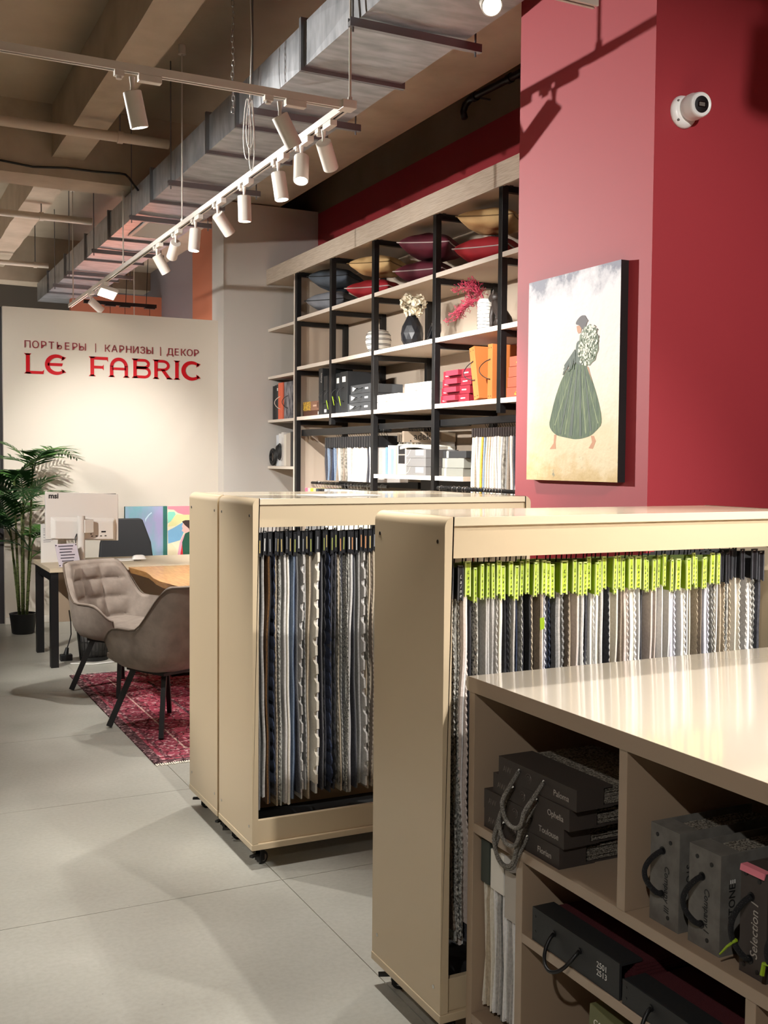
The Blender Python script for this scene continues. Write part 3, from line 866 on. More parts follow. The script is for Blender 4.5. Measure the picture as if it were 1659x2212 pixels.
# lime tag and pink tag peeping out of the front cart
tag(MB().hexa([(0, 0, 0), (.014, 0, .004), (.014, .0012, .004), (0, .0012, 0)], [(-.004, -.004, .034), (.010, -.004, .036), (.010, -.003, .036), (-.004, -.003, .034)]).build('sticky_tag', M_LIME), 'small lime sticky tag on dark samples in the front cart', 'tag')
bpy.data.objects['sticky_tag'].location = (1.652, 2.372, 1.085)
tg = MB().hexa([(0, 0, 0), (.012, 0, .004), (.012, .0012, .004), (0, .0012, 0)], [(-.004, -.004, .026), (.010, -.004, .028), (.010, -.003, .028), (-.004, -.003, .026)]).build('sticky_tag', mat('pink_paper', '#e87f96', .6))
tg.location = (1.362, 2.385, 1.06); tag(tg, 'small pink sticky tag at the left edge of the front cart opening', 'tag')
# ================================================================== COUNTER WITH SAMPLE BOOKS
XC = 1.39
ct = thing('display_counter', 'taupe open-shelf counter with glossy top in the right foreground', 'counter', (0, 0, 0))
yn, yf = 0.42, 2.316
# top with rounded far corner edge
pts = [(yn, .957), (yf - .0, .957)]
r = .014
pts = [(yn, .957)] + [(yf - r + r * cos(a), .957 + r + r * sin(a)) for a in [-pi / 2 + pi / 2 * k / 5 for k in range(6)]] + [(yf - r + r * cos(a), .995 - r + r * sin(a)) for a in [pi / 2 * k / 5 for k in range(6)]] + [(yn, .995)]
mb = MB().prism(pts, lambda a, b, d: (d, a, b), XC - .004, 2.58)
top = mb.build('top', M_COUNTERTOP, ct, auto=50)
box('top_edge_band', M_COUNTER, ct, XC - .0046, XC - .004, yn, yf - .012, .9575, .9945)
XB = 1.86
box('end_panel', M_COUNTER, ct, XC, 2.575, 2.279, 2.305, 0.0, .9565, .001)
box('end_panel', M_COUNTER, ct, XC, 2.575, yn + .01, yn + .036, 0.0, .9565, .001)
box('back_panel', M_COUNTER, ct, XB, XB + .018, yn + .036, 2.279, .099, .9565)
box('back_panel', M_COUNTER, ct, 2.55, 2.568, yn + .036, 2.279, .099, .9565)
box('bottom_board', M_COUNTER, ct, XC, 2.55, yn + .036, 2.279, .099, .124, .001)
box('plinth', M_COUNTER, ct, XC + .05, 2.5, yn + .036, 2.279, 0, .0985)
box('shelf_board', M_COUNTER, ct, XC + .001, XB, yn + .036, 2.279, .597, .622, .001)
box('shelf_board', M_COUNTER, ct, XC + .001, XB, 1.353, 2.055, .404, .427, .001)
box('divider', M_COUNTER, ct, XC + .001, XB, 1.684, 1.710, .622, .9565, .001)
box('divider', M_COUNTER, ct, XC + .001, XB, 2.055, 2.083, .124, .597, .001)
box('divider', M_COUNTER, ct, XC + .001, XB, 1.328, 1.353, .124, .597, .001)
box('divider', M_COUNTER, ct, XC + .001, XB, .98, 1.005, .622, .9565, .001)

M_BOOK = mat('dark_brown_book_cloth', '#3a322d', 0.7, bump=(600, .1))
M_SWPAGE = mat('stacked_woven_pages', '#a59c8d', 0.95, noise=(220, '#4d463d', .42, .58), stretch=(1, 1, 2.2), bump=(260, .8))
M_ROPE = mat('grey_braided_rope', '#c4beb3', 0.9, noise=(400, '#7a746a', .4, .6), bump=(700, 1.0))
M_ROPEB = mat('black_braided_rope', '#1a1a1d', 0.85, noise=(500, '#6d6a66', .62, .70), bump=(700, .8))
LAB_BOOK = {'Paloma': 'topmost', 'Ophelia': 'second from top', 'Toulouse': 'third from top', 'Florian': 'bottom'}
def page_stack(parent, x0, x1, y0, y1, z0, z1, n, axis='z'):
    """stacked pinked swatches"""
    mb = MB()
    r = random.Random(int(y0 * 1000))
    for k in range(n):
        if axis == 'z':
            za = z0 + (z1 - z0) * k / n; zb = z0 + (z1 - z0) * (k + .8) / n
            mb.box(x0 + r.uniform(0, .006), x1 - r.uniform(0, .01), y0 + r.uniform(0, .006), y1, za, zb)
        else:
            ya = y0 + (y1 - y0) * k / n; yb = y0 + (y1 - y0) * (k + .8) / n
            mb.box(x0 + r.uniform(0, .006), x1, ya, yb, z0, z1 - r.uniform(0, .008))
    return mb.build('swatch_pages', M_SWPAGE, parent)
def aw_book(name, y0, y1, z0, drop, rz):
    t = thing('sample_book', 'dark brown sample book lettered %s, %s of the rope-handled stack' % (name, LAB_BOOK[name]), 'sample book', (XC + .012, (y0 + y1) / 2, z0), rz, 'rope-handled books stacked on the counter shelf')
    L = (y1 - y0) / 2; h = .049
    cv = MB().box(0, .012, -L, L, 0, h).box(.012, .10, -L, L, 0, .005).box(.012, .10, -L, L, h - .005, h).box(.012, .075, -L, -L + .004, .005, h - .005).box(.012, .075, L - .004, L, .005, h - .005).box(.10, .29, -L + .004, L - .004, 0, .004)
    cv.build('cover', M_BOOK, t)
    page_stack(t, .08, .29, -L + .004, L - .006, .006, h - .004, 12)
    X = (0, -1, 0); Y = (0, 0, 1)
    letter('lettering', 'AW', M_PRINT, t, X, Y, (-.0006, L - .02, .017), size=.021, depth=.0003)
    letter('lettering', name, M_PRINT2, t, X, Y, (-.0006, -L + .095 if len(name) > 7 else -L + .085, .015), size=.020, depth=.0003)
    mb = MB()
    ring = [(-.0006, .028 + .0 + .011 * cos(a), .026 + .011 * sin(a)) for a in [2 * pi * k / 20 for k in range(15)]]
    mb.tube(ring, .0007, 5); mb.tube([(-.0006, .028 + .006 * cos(a), .026 + .005 * sin(a)) for a in [2 * pi * k / 12 for k in range(10)]], .0007, 5)
    mb.build('emblem', M_PRINT, t)
    ya, yb = L * .42, -L * .22
    zh = .034
    for ye in (ya, yb): MB().cyl((-.0015, ye, zh), (.001, ye, zh), .006, n=14).build('eyelet', M_CHROME, t)
    P = []
    for k in range(25):
        s = k / 24
        yy = ya + (yb - ya) * s + .010 * sin(2 * pi * s)
        zz = zh - drop * (1 - (2 * s - 1) ** 2) ** .62
        xx = -.003 - {'Florian': .026, 'Toulouse': .034, 'Ophelia': .042, 'Paloma': .050}[name] * min(1, sin(pi * s) * 3.0) ** .6
        P.append((xx, yy, zz))
    MB().tube(P, .0050, 8).build('rope_handle', M_ROPE, t, smooth=True)
    return t
M_PRINT = mat('dark_foil_print', '#6a6058', .35, .4)
M_PRINT2 = mat('pale_foil_print', '#a8a096', .4)
aw_book('Florian', 1.926, 2.246, .6222, .085, .0)
aw_book('Toulouse', 1.914, 2.242, .6716, .125, .02)
aw_book('Ophelia', 1.888, 2.208, .7212, .115, -.01)
aw_book('Paloma', 1.868, 2.178, .7708, .112, .015)

M_GREYCARD = mat('grey_card_box', '#6f6c66', .75, noise=(30, '#625f59', .4, .6))
M_DKCARD = mat('espresso_card_box', '#3f3733', .7)
M_PINK = mat('pink_sticky_note', '#e2818f', .65)
def standing_box(label, y0, y1, h, m, word, upward, handle, dots, extra=None, tilt=0, inkm=None):
    t = thing('sample_binder', label, 'sample binder', (XC + .03, (y0 + y1) / 2, .6222), tilt, 'rope-handled binders standing on the counter shelf')
    w = (y1 - y0) / 2; dp = .27
    MB().box(0, .004, -w, w, 0, h).box(.004, dp, -w, -w + .004, 0, h - .0).box(.004, dp, w - .004, w, 0, h).box(.004, dp, -w + .004, w - .004, 0, .004).box(.004, .05, -w + .004, w - .004, h - .004, h).build('case', m, t)
    page_stack(t, .052, dp - .01, -w + .005, w - .005, .005, h - .006, 9, 'y')
    ztop, zbot = handle
    off = .006
    P = []
    for k in range(21):
        s = k / 20
        P.append((-.002 - .030 * sin(pi * s) ** .6, off + .016 * sin(pi * s), ztop + (zbot - ztop) * s))
    MB().tube(P, .0055, 8).build('rope_handle', M_ROPEB, t, smooth=True)
    for zk in (ztop, zbot): MB().cyl((-.002, off, zk), (.001, off, zk), .008, n=12).build('knot', M_BLACKP, t)
    for (yy, zz) in dots:
        MB().cyl((-.0012, yy, zz), (.001, yy, zz), .0042, n=12).build('rivet', M_BLACKP, t)
    ink = inkm or M_INK
    if word:
        if upward: letter('lettering', word, ink, t, (0, 0, 1), (0, 1, 0), (-.0006, -w * .35, .035), size=.024, depth=.0003, shear=.2)
        else: letter('lettering', word, ink, t, (0, 0, -1), (0, -1, 0), (-.0006, -w * .0 - .001, h * .62), size=.019, depth=.0003, shear=.2)
    return t, w, h
t, w, h = standing_box('grey card binder lettered Company III beside the counter divider', 1.558, 1.642, .198, M_GREYCARD, 'Company III', False, (.150, .062), ((.022, .178), (-.016, .172), (-.012, .02)))
letter('lettering', 'STONE', M_INK, t, (0, 0, -1), (1, 0, 0), (.018, -w - .0006, .135), size=.02, depth=.0003)
t, w, h = standing_box('grey card binder lettered Company I with a black rope handle', 1.448, 1.531, .192, M_GREYCARD, 'Company I', False, (.138, .045), ((.020, .172), (-.018, .168), (-.01, .02)))
letter('lettering', 'STONE', M_INK, t, (0, 0, 1), (-1, 0, 0), (.036, -w - .0006, .066), size=.022, depth=.0003)
for k in range(3): MB().box(.024 + .005 * k, .026 + .005 * k, -w - .001, -w, .136, .143).build('logo_bar', M_WHITEINK, t)
t, w, h = standing_box('espresso binder lettered Selection I with a pink sticky note', 1.335, 1.398, .197, M_DKCARD, 'Selection I', True, (.145, .03), ((.020, .182), (-.012, .178), (.02, .016), (-.012, .014)), inkm=M_PRINT2)
MB().box(-.004, .012, -w + .004, w - .002, h, h + .0012).hexa([(-.006, -w + .004, h - .010), (-.0045, -w + .004, h - .010), (-.0045, w - .002, h - .010), (-.006, w - .002, h - .010)], [(-.004, -w + .004, h), (-.001, -w + .004, h), (-.001, w - .002, h), (-.004, w - .002, h)]).build('sticky_note', M_PINK, t)
MB().tube([(-.03, .01, .07), (-.032, .03, .05), (-.034, .045, .03)], lambda s: .0035 * (1 - .5 * s), 5).build('lime_ribbon', M_LIME, t)
t, w, h = standing_box('espresso binder with a pink sticky note at the right edge of the photo', 1.245, 1.318, .195, M_DKCARD, 'Selection II', True, (.13, .03), ((.02, .175), (.02, .016)), inkm=M_PRINT2)
MB().box(-.004, .012, -w + .004, w - .002, h, h + .0012).box(-.005, -.003, -w + .004, w - .002, h - .010, h + .0012).build('sticky_note', M_PINK, t)
MB().tube([(-.03, .012, .06), (-.03, .03, .055), (-.034, .03, .035)], .004, 5).build('lime_ribbon', M_LIME, t)

# flat black cases
M_CASE = mat('black_case_board', '#232425', .6, bump=(500, .08))
M_BURG = mat('burgundy_fabric_pages', '#4a1018', .85, bump=(300, .3))
def flat_case(label, y0, y1, z0, h, words, x0=XC + .004):
    t = thing('sample_case', label, 'sample case', (x0, (y0 + y1) / 2, z0), 0, 'black cases with burgundy pages in the counter')
    L = (y1 - y0) / 2
    MB().box(0, .006, -L, L, 0, h).box(.006, .06, -L, L, h - .006, h).box(.006, .33, -L, L, 0, .005).build('case', M_CASE, t, bevel=0)
    mb = MB()
    for k in range(8):
        mb.box(.045, .33, -L + .003, L - .003, .006 + (h - .014) * k / 8, .006 + (h - .014) * (k + .85) / 8)
    mb.build('swatch_pages', M_BURG, t)
    ya, yb = L * .45, -L * .15
    P = []
    for k in range(23):
        s = k / 22
        a = pi * s
        P.append((-.002 - .045 * sin(a) ** .8, ya + (yb - ya) * (.5 - .5 * cos(a) * 1.0), h * .62 - .055 * sin(a)))
    MB().tube(P, .0042, 8).build('cord_handle', M_BLACKP, t, smooth=True)
    for yy in (ya, yb):
        MB().cyl((-.003, yy, h * .62), (.001, yy, h * .62), .007, n=12).build('grommet', M_BLACKP, t)
    for yy, zz in ((L - .012, h * .75), (L - .012, h * .3)):
        MB().cyl((-.001, yy, zz), (.001, yy, zz), .003, n=10).build('rivet', M_BLACKP, t)
    for i, wd in enumerate(words):
        letter('lettering', wd, M_WHITEINK, t, (0, -1, 0), (0, 0, 1), (-.0006, -L + .075, h * .52 - .017 * i), size=.018, depth=.0003)
    return t
flat_case('black case numbered 2501 and 2513 lying on the lower counter shelf', 1.70, 2.016, .4275, .078, ['2501', '2513'])
flat_case('black case with burgundy pages lying nearest the right edge, lower counter shelf', 1.366, 1.690, .4275, .052, [])
ob = thing('olive_box', 'olive green box on the bottom board of the counter', 'box', (XC + .03, 1.68, .1245), 0)
MB().hexa([(0, -.17, 0), (.30, -.17, 0), (.30, .165, 0), (0, .165, 0)], [(.0, -.17, .205), (.30, -.17, .205), (.30, .150, .232), (0, .150, .232)]).build('box_body', mat('olive_card', '#6d6e4a', .6), ob, bevel=.002)
letter('lettering', 'C&F', M_CARDW, ob, (0, -1, 0), (0, 0, 1), (-.0008, .135, .19), size=.022, depth=.0003)
# bundles in the narrow compartment
def bundle(label, y0, y1, head, cols, mode, z=.585, hh=.12, H=.44):
    t = thing('sample_bundle', label, 'fabric sample', (XC + .02, (y0 + y1) / 2, .125), 0, 'sample bundles in the narrow counter compartment')
    w = (y1 - y0) / 2
    if head: box('header', head, t, 0, .36, -w, w, z - hh - .125, z - .125, .001)
    n = len(cols)
    for i, c in enumerate(cols):
        yc = -w + (2 * w) * (i + .5) / n
        vs_t = w / n * 1.7
        mb = MB()
        r = random.Random(i * 7 + int(y0 * 100))
        for q in range(3):
            ya = yc - vs_t / 2 + vs_t * q / 3
            zs = [0.012 + r.uniform(0, .02), .15, .3, z - hh - .127]
            prev = None
            pts = []
            for zz in zs: pts.append((.012 + r.uniform(-.006, .006), ya + r.uniform(-.0006, .0006), zz))
            for a, b in zip(pts[:-1], pts[1:]):
                tt = vs_t / 3 * .8
                mb.hexa([(a[0], a[1], a[2]), (.33, a[1], a[2]), (.33, a[1] + tt, a[2]), (a[0], a[1] + tt, a[2])], [(b[0], b[1], b[2]), (.33, b[1], b[2]), (.33, b[1] + tt, b[2]), (b[0], b[1] + tt, b[2])])
        mb.build('swatch', FAB[c], t)
    return t
M_DKGREEN = mat('dark_green_header', '#39403a', .6)
bundle('cream fabric bundle under a dark green header, narrow counter compartment', 2.232, 2.272, M_DKGREEN, ['cream', 'beige', 'cream'], 'flat', .582, .11)
bundle('grey and white fabric bundle under a white header, narrow counter compartment', 2.166, 2.226, M_CARDW, ['white', 'grey', 'light_grey', 'white'], 'flat', .57, .10)
bundle('off-white fabric bundle under a pale header next to the divider', 2.092, 2.160, mat('pale_grey_header', '#b9b2a8', .6), ['light_grey', 'white', 'white', 'light_grey'], 'flat', .54, .12)
# ================================================================== COLUMN: PORTRAIT CANVAS AND SECURITY CAMERA
def paint_ground():
    m = bpy.data.materials.new('palette_knife_ground')
    m.use_nodes = True
    nt = m.node_tree; N = nt.nodes; L = nt.links
    b = N['Principled BSDF']; b.inputs['Roughness'].default_value = .6
    tc = N.new('ShaderNodeTexCoord')
    sp = N.new('ShaderNodeSeparateXYZ'); L.new(tc.outputs['Object'], sp.inputs[0])
    nz = N.new('ShaderNodeTexNoise'); nz.inputs['Scale'].default_value = 6; nz.inputs['Detail'].default_value = 8; nz.inputs['Roughness'].default_value = .65
    L.new(tc.outputs['Object'], nz.inputs['Vector'])
    ad = N.new('ShaderNodeMath'); ad.operation = 'MULTIPLY_ADD'; ad.inputs[1].default_value = .42
    L.new(nz.outputs['Fac'], ad.inputs[0]); L.new(sp.outputs['Z'], ad.inputs[2])
    mr = N.new('ShaderNodeMapRange'); mr.inputs[1].default_value = .16; mr.inputs[2].default_value = 1.09
    L.new(ad.outputs[0], mr.inputs[0])
    r = N.new('ShaderNodeValToRGB')
    el = r.color_ramp.elements
    el[0].position = 0.0; el[0].color = lin('#c9a761')
    el[1].position = 1.0; el[1].color = lin('#7e8090')
    for p, c in ((.10, '#dcc088'), (.17, '#e8d4aa'), (.26, '#ead9b0'), (.40, '#efe6cc'), (.58, '#efe8de'), (.75, '#ece6e4'), (.90, '#e6e4e8'), (.955, '#c9c8cf')):
        e = el.new(p); e.color = lin(c)
    L.new(mr.outputs[0], r.inputs['Fac'])
    n2 = N.new('ShaderNodeTexNoise'); n2.inputs['Scale'].default_value = 16; n2.inputs['Detail'].default_value = 5
    L.new(tc.outputs['Object'], n2.inputs['Vector'])
    r2 = N.new('ShaderNodeValToRGB'); r2.color_ramp.elements[0].position = .66; r2.color_ramp.elements[1].position = .74
    L.new(n2.outputs['Fac'], r2.inputs['Fac'])
    mx = N.new('ShaderNodeMixRGB'); mx.inputs[2].default_value = lin('#8a8a70')
    mu = N.new('ShaderNodeMath'); mu.operation = 'MULTIPLY'
    mr2 = N.new('ShaderNodeMapRange'); mr2.inputs[1].default_value = .25; mr2.inputs[2].default_value = .05
    L.new(sp.outputs['Z'], mr2.inputs[0])
    L.new(r2.outputs['Color'], mu.inputs[0]); L.new(mr2.outputs[0], mu.inputs[1])
    L.new(mu.outputs[0], mx.inputs[0]); L.new(r.outputs['Color'], mx.inputs[1])
    L.new(mx.outputs['Color'], b.inputs['Base Color'])
    bp = N.new('ShaderNodeBump'); bp.inputs['Strength'].default_value = .5; bp.inputs['Distance'].default_value = .004
    n3 = N.new('ShaderNodeTexNoise'); n3.inputs['Scale'].default_value = 28; n3.inputs['Detail'].default_value = 3
    L.new(tc.outputs['Object'], n3.inputs['Vector'])
    L.new(n3.outputs['Fac'], bp.inputs['Height']); L.new(bp.outputs['Normal'], b.inputs['Normal'])
    return m
pa = thing('portrait_canvas', 'canvas of a woman in a green dress carrying white flowers on the red column', 'painting', (2.712, 4.02, 1.463))
# local: y runs to the right as -Y
def pp(u, v, d=0.0): return (-d, -u, v)
MB().box(.0, .0375, -.644, -.001, .001, .883).build('stretcher', M_BLACK, pa)
MB().box(-.0008, 0, -.644, -.001, .001, .883).build('painted_ground', paint_ground(), pa)
def chaikin(p, n=2):
    for _ in range(n):
        q = []
        for i in range(len(p)):
            a, b = p[i], p[(i + 1) % len(p)]
            q += [(a[0] * .75 + b[0] * .25, a[1] * .75 + b[1] * .25), (a[0] * .25 + b[0] * .75, a[1] * .25 + b[1] * .75)]
        p = q
    return p
def patch(name, poly, m, d, parent=pa, fn=pp):
    if name in ('skirt', 'hair', 'bodice'): poly = chaikin(poly)
    return MB().prism(poly, lambda a, b, q: fn(a, b, q), d - .0005, d).build(name, m, parent)
M_DRESS = mat('painted_green', '#35532e', .6, noise=(22, '#647a48', .42, .75), stretch=(1, 3.5, .5), bump=(40, .3))
M_DRESSD = mat('painted_dark_green', '#2c4232', .6, noise=(30, '#4c6048', .4, .7), stretch=(1, 4, .5))
M_SKINP = mat('painted_skin', '#c98d63', .6)
M_HAIRP = mat('painted_hair', '#433c3e', .6)
patch('skirt', [(0.353, 0.504), (0.435, 0.488), (0.459, 0.444), (0.514, 0.339), (0.546, 0.241), (0.51, 0.214), (0.466, 0.188), (0.374, 0.175), (0.294, 0.186), (0.22, 0.197), (0.168, 0.237), (0.184, 0.281), (0.215, 0.363), (0.271, 0.457)], M_DRESS, .0016)
M_DRESSL = mat('painted_light_green', '#8a9a6a', .6, noise=(30, '#6b8050', .4, .7))
for a, b, w in (((.33, .46), (.215, .24), .004), ((.40, .46), (.435, .20), .004), ((.43, .44), (.515, .24), .0035), ((.35, .46), (.29, .2), .003)):
    patch('highlight', [(a[0] - w * .3, a[1]), (a[0] + w * .3, a[1]), (b[0] + w, b[1]), (b[0] - w, b[1])], M_DRESSL, .0019)
for a, b, w in (((.345, .48), (.255, .20), .006), ((.37, .48), (.33, .19), .011), ((.39, .47), (.40, .19), .008), ((.42, .47), (.47, .21), .007)):
    patch('fold', [(a[0] - w * .3, a[1]), (a[0] + w * .3, a[1]), (b[0] + w, b[1]), (b[0] - w, b[1])], M_DRESSD, .0021)
patch('bodice', [(0.363, 0.588), (0.394, 0.59), (0.434, 0.511), (0.435, 0.483), (0.35, 0.494), (0.356, 0.546)], M_DRESSD, .0024)
patch('arm', [(0.435, 0.478), (0.447, 0.473), (0.475, 0.406), (0.463, 0.43)], M_SKINP, .0018)
patch('face', [(0.361, 0.652), (0.381, 0.653), (0.395, 0.640), (0.391, 0.622), (0.374, 0.62), (0.366, 0.63)], M_SKINP, .0022)
patch('hair', [(0.353, 0.66), (0.361, 0.675), (0.391, 0.693), (0.418, 0.691), (0.43, 0.674), (0.442, 0.666), (0.43, 0.66), (0.427, 0.647), (0.404, 0.631), (0.393, 0.641), (0.381, 0.654)], M_HAIRP, .0027)
patch('foot', [(0.211, 0.2), (0.228, 0.2), (0.222, 0.167), (0.225, 0.138), (0.179, 0.137), (0.208, 0.163)], M_SKINP, .0013)
patch('foot', [(0.47, 0.19), (0.489, 0.19), (0.503, 0.168), (0.483, 0.136), (0.456, 0.139), (0.478, 0.164)], M_SKINP, .0013)
r = random.Random(3)
mb = MB()
for k in range(26):
    a = r.uniform(0, 1)
    x1, z1 = .262 + .085 * a + r.uniform(-.01, .01), .545 - .085 + .02 * a + r.uniform(-.01, .03)
    mb.prism([(.352, .556), (.358, .548), (x1 + .004, z1), (x1, z1 + .004)], lambda p, q, d: pp(p, q, d), .0027, .0030 + .00002 * k)
mb.build('stems', M_DRESSD, pa)
mb = MB(); mb2 = MB()
for k in range(230):
    a = r.uniform(0, 2 * pi); q = r.uniform(0, 1) ** .5
    u = .444 + .066 * q * cos(a) + .010 * sin(a); v = .565 + .082 * q * sin(a) + .008 * cos(a)
    s = r.uniform(.0035, .0075); d = .0034 + .00001 * k
    n = r.choice((5, 6))
    poly = [(u + s * cos(2 * pi * i / n + a) * r.uniform(.7, 1.1), v + s * sin(2 * pi * i / n + a) * r.uniform(.7, 1.1)) for i in range(n)]
    (mb if k % 4 else mb2).prism(poly, lambda p, q_, dd: pp(p, q_, dd), d - .0004, d)
patch('leaf_ground', [(.444 + .064 * cos(2 * pi * i / 22) * (1 + .08 * (i % 2)), .565 + .080 * sin(2 * pi * i / 22) * (1 + .08 * (i % 2))) for i in range(22)], mat('painted_sage', '#76866a', .6), .0031)
bq = mb.build('bouquet', mat('painted_white_petals', '#eef0dd', .6), pa)
mb2.build('bouquet_shade', mat('painted_leaf_green', '#5c6f52', .6), pa)

sc_ = thing('security_camera', 'white turret security camera on the near face of the red column', 'security camera', (2.887, 3.24, 2.905))
M_CAMW = mat('camera_white', '#eceae8', .35)
def lathe_dir(mb, prof, axis, org, n=32):
    tmp = MB().lathe(prof, n)
    q = Vector(axis).normalized().to_track_quat('Z', 'Y')
    mb.add([q @ Vector(v) + Vector(org) for v in tmp.v], tmp.f)
    return mb
lathe_dir(MB(), [(.062, 0), (.063, .004), (.060, .013), (.052, .020), (.046, .024)], (0, -1, 0), (0, 0, 0)).build('base', M_CAMW, sc_, smooth=True)
ax = Vector((-.10, -.95, -.10)).normalized()
body = lathe_dir(MB(), [(.030, -.025), (.044, -.010), (.050, .006), (.051, .022), (.049, .030), (.047, .055), (.045, .066), (.042, .069), (.039, .066)], ax, (.012, -.034, .010)).build('turret', M_CAMW, sc_, auto=50)
lathe_dir(MB(), [(.031, .0655), (.031, .0675), (.029, .0682)], ax, (.012, -.034, .010)).build('lens_window', M_BLACKP, sc_, auto=40)
xa = ax.cross(Vector((0, 0, 1))).normalized(); ya = xa.cross(ax)
c0 = Vector((.012, -.034, .010)) + ax * .0685
mb = MB().hexa([c0 - xa * .017 - ya * .010, c0 + xa * .017 - ya * .010, c0 + xa * .017 + ya * .010, c0 - xa * .017 + ya * .010], [c0 + ax * .001 - xa * .017 - ya * .010, c0 + ax * .001 + xa * .017 - ya * .010, c0 + ax * .001 + xa * .017 + ya * .010, c0 + ax * .001 - xa * .017 + ya * .010])
mb.build('sensor_bezel', mat('dark_glass', '#050505', .15), sc_)
c0 = c0 + ax * .0011
MB().hexa([c0 - xa * .013 - ya * .007, c0 + xa * .013 - ya * .007, c0 + xa * .013 + ya * .007, c0 - xa * .013 + ya * .007], [c0 + ax * .0006 - xa * .013 - ya * .007, c0 + ax * .0006 + xa * .013 - ya * .007, c0 + ax * .0006 + xa * .013 + ya * .007, c0 + ax * .0006 - xa * .013 + ya * .007]).build('sensor', mat('grey_glass', '#6b6560', .2), sc_)
for x, z in ((-.038, .034), (-.036, -.038)):
    MB().cyl((x, -.018, z), (x, -.022, z), .005, n=12).build('screw_hole', mat('hole_grey', '#6a6764', .6), sc_)
letter('lettering', '2S', M_INK, sc_, (.83, -.02, -.55), (.45, .0, .85), (-.034, -.046, -.016), size=.014, depth=.0005)

# ================================================================== SHELVING UNIT
XS, XW = 3.70, 4.248
M_CORNICE = mat('pale_wood_grain', '#cbbdac', .5, noise=(6, '#b09f8b', .42, .62), stretch=(14, 1.2, 60))
su = thing('shelving_unit', 'tall greige wall shelving with black steel frames and wood-grain cornice', 'shelving', (0, 0, 0))
Y_END = 4.95
box('cornice', M_CORNICE, su, XS - .012, XS + .012, Y_END, 10.147, 3.302, 3.455, .0015)
box('top_panel', M_LAM, su, XS + .012, XW, Y_END, 10.147, 3.31, 3.335)
box('back_panel', M_LAM, su, XW - .012, XW, Y_END, 10.147, 0, 3.31)
posts = [(9.365, 0), (8.55, 1.86), (7.70, 0), (6.69, 0), (5.82, 1.86), (4.975, 0)]
for y, zb in posts:
    box('post', M_BLACK, su, XS, XS + .045, y - .0225, y + .0225, zb, 3.31, .002)
    box('post', M_BLACK, su, XW - .06, XW - .015, y - .0225, y + .0225, zb, 3.31, .002)
    for z in (3.31, 2.852, 2.393, 1.923):
        box('crossbar', M_BLACK, su, XS + .045, XW - .06, y - .02, y + .02, z - .04, z - .001)
        MB().box(XS + .05, XS + .075, y - .032, y + .032, z - .006, z - .0005).build('bracket', M_BLACK, su)
for z in (2.885, 2.425, 1.955):
    o = box('shelf_board', M_LAM, su, XS + .006, XW - .012, Y_END, 9.39, z - .032, z, .001)
    box('shelf_edge', M_LAMEDGE, su, XS + .003, XS + .006, Y_END, 9.39, z - .032, z)
# cabinet at the far end
box('side_panel', M_LAM, su, XS + .0, XW - .012, 9.392, 9.414, 0, 3.302)
box('panel_edge', M_LAMEDGE, su, XS - .003, XS, 9.390, 9.416, 0, 3.302)
for z in (2.862, 2.385, 1.95, 1.487, 1.0):
    box('shelf_board', M_LAM, su, XS + .012, XW - .012, 9.414, 10.147, z - .026, z)
    box('shelf_edge', M_LAMEDGE, su, XS + .009, XS + .012, 9.414, 10.147, z - .026, z)
# lower shelf between the tall posts
for ya, yb in ((6.71, 7.68), (6.27, 6.668)):
    box('shelf_board', M_LAM, su, XS + .012, XW - .012, ya, yb, 1.408, 1.44)
    box('shelf_edge', M_LAMEDGE, su, XS + .009, XS + .012, ya, yb, 1.408, 1.44)
for ya, yb, z0, z1 in ((7.725, 9.34, 1.775, 1.835), (6.715, 7.675, 1.80, 1.845), (4.99, 6.665, 1.80, 1.845), (7.725, 9.34, 1.315, 1.37), (6.715, 7.675, 1.30, 1.395), (4.99, 6.665, 1.28, 1.33)):
    xb_ = XS + .05 if z0 > 1.5 else XW - .11
    box('steel_beam', M_BLACK, su, xb_, xb_ + .04, ya, yb, z0, z1)
for ya, yb, z, x in ((7.725, 9.34, 1.797, XS + .18), (5.0, 6.665, 1.817, XS + .18), (6.715, 7.675, 1.820, XS + .33), (7.725, 9.34, 1.335, XS + .16), (5.0, 6.55, 1.357, XS - .03)):
    MB().cyl((x, ya, z), (x, yb, z), .013, n=12).build('hanging_rod', M_BLACK, su, auto=40)

# ---- hangers on the shelving (planes face along Y)
def flat_sheet(seed, H, D=.30, t=.02):
    r_ = random.Random(seed)
    ph = [r_.uniform(0, 6.28) for _ in range(3)]
    vs = []; fs = []; n = 10
    for i in range(n + 1):
        q = i / n; z = -H * q
        xo = .006 * q * sin(ph[0] + 2.4 * q) + .002 * sin(ph[1] + 8 * q)
        yo = .006 * sin(ph[2] + 3 * q)
        w = t * (.55 + .4 * q)
        for a in (-1, 1):
            vs += [(yo, xo + a * w / 2, z), (D, xo * .4 + a * t / 2, z)]
    for i in range(n):
        a = i * 4; b = a + 4
        for p, s_ in ((0, 1), (1, 3), (3, 2), (2, 0)):
            fs.append((a + p, a + s_, b + s_, b + p))
    fs += [(0, 1, 3, 2), (n * 4 + 2, n * 4 + 3, n * 4 + 1, n * 4)]
    return MB().add(vs, fs).mesh('swatch')
FS = {.40: [flat_sheet(k, .40, .30, .030) for k in range(5)], .33: [flat_sheet(k + 20, .33, .30, .024) for k in range(5)], .48: [flat_sheet(k + 40, .48, .30, .022) for k in range(5)]}
HK2 = MB().tube([(.12, 0, .0), (.106, 0, .022), (.1015, 0, .045), (.107, 0, .058), (.12, 0, .0635), (.133, 0, .058), (.1385, 0, .045), (.134, 0, .034)], .002, 5).mesh('hook', smooth=True)
HD2 = {}
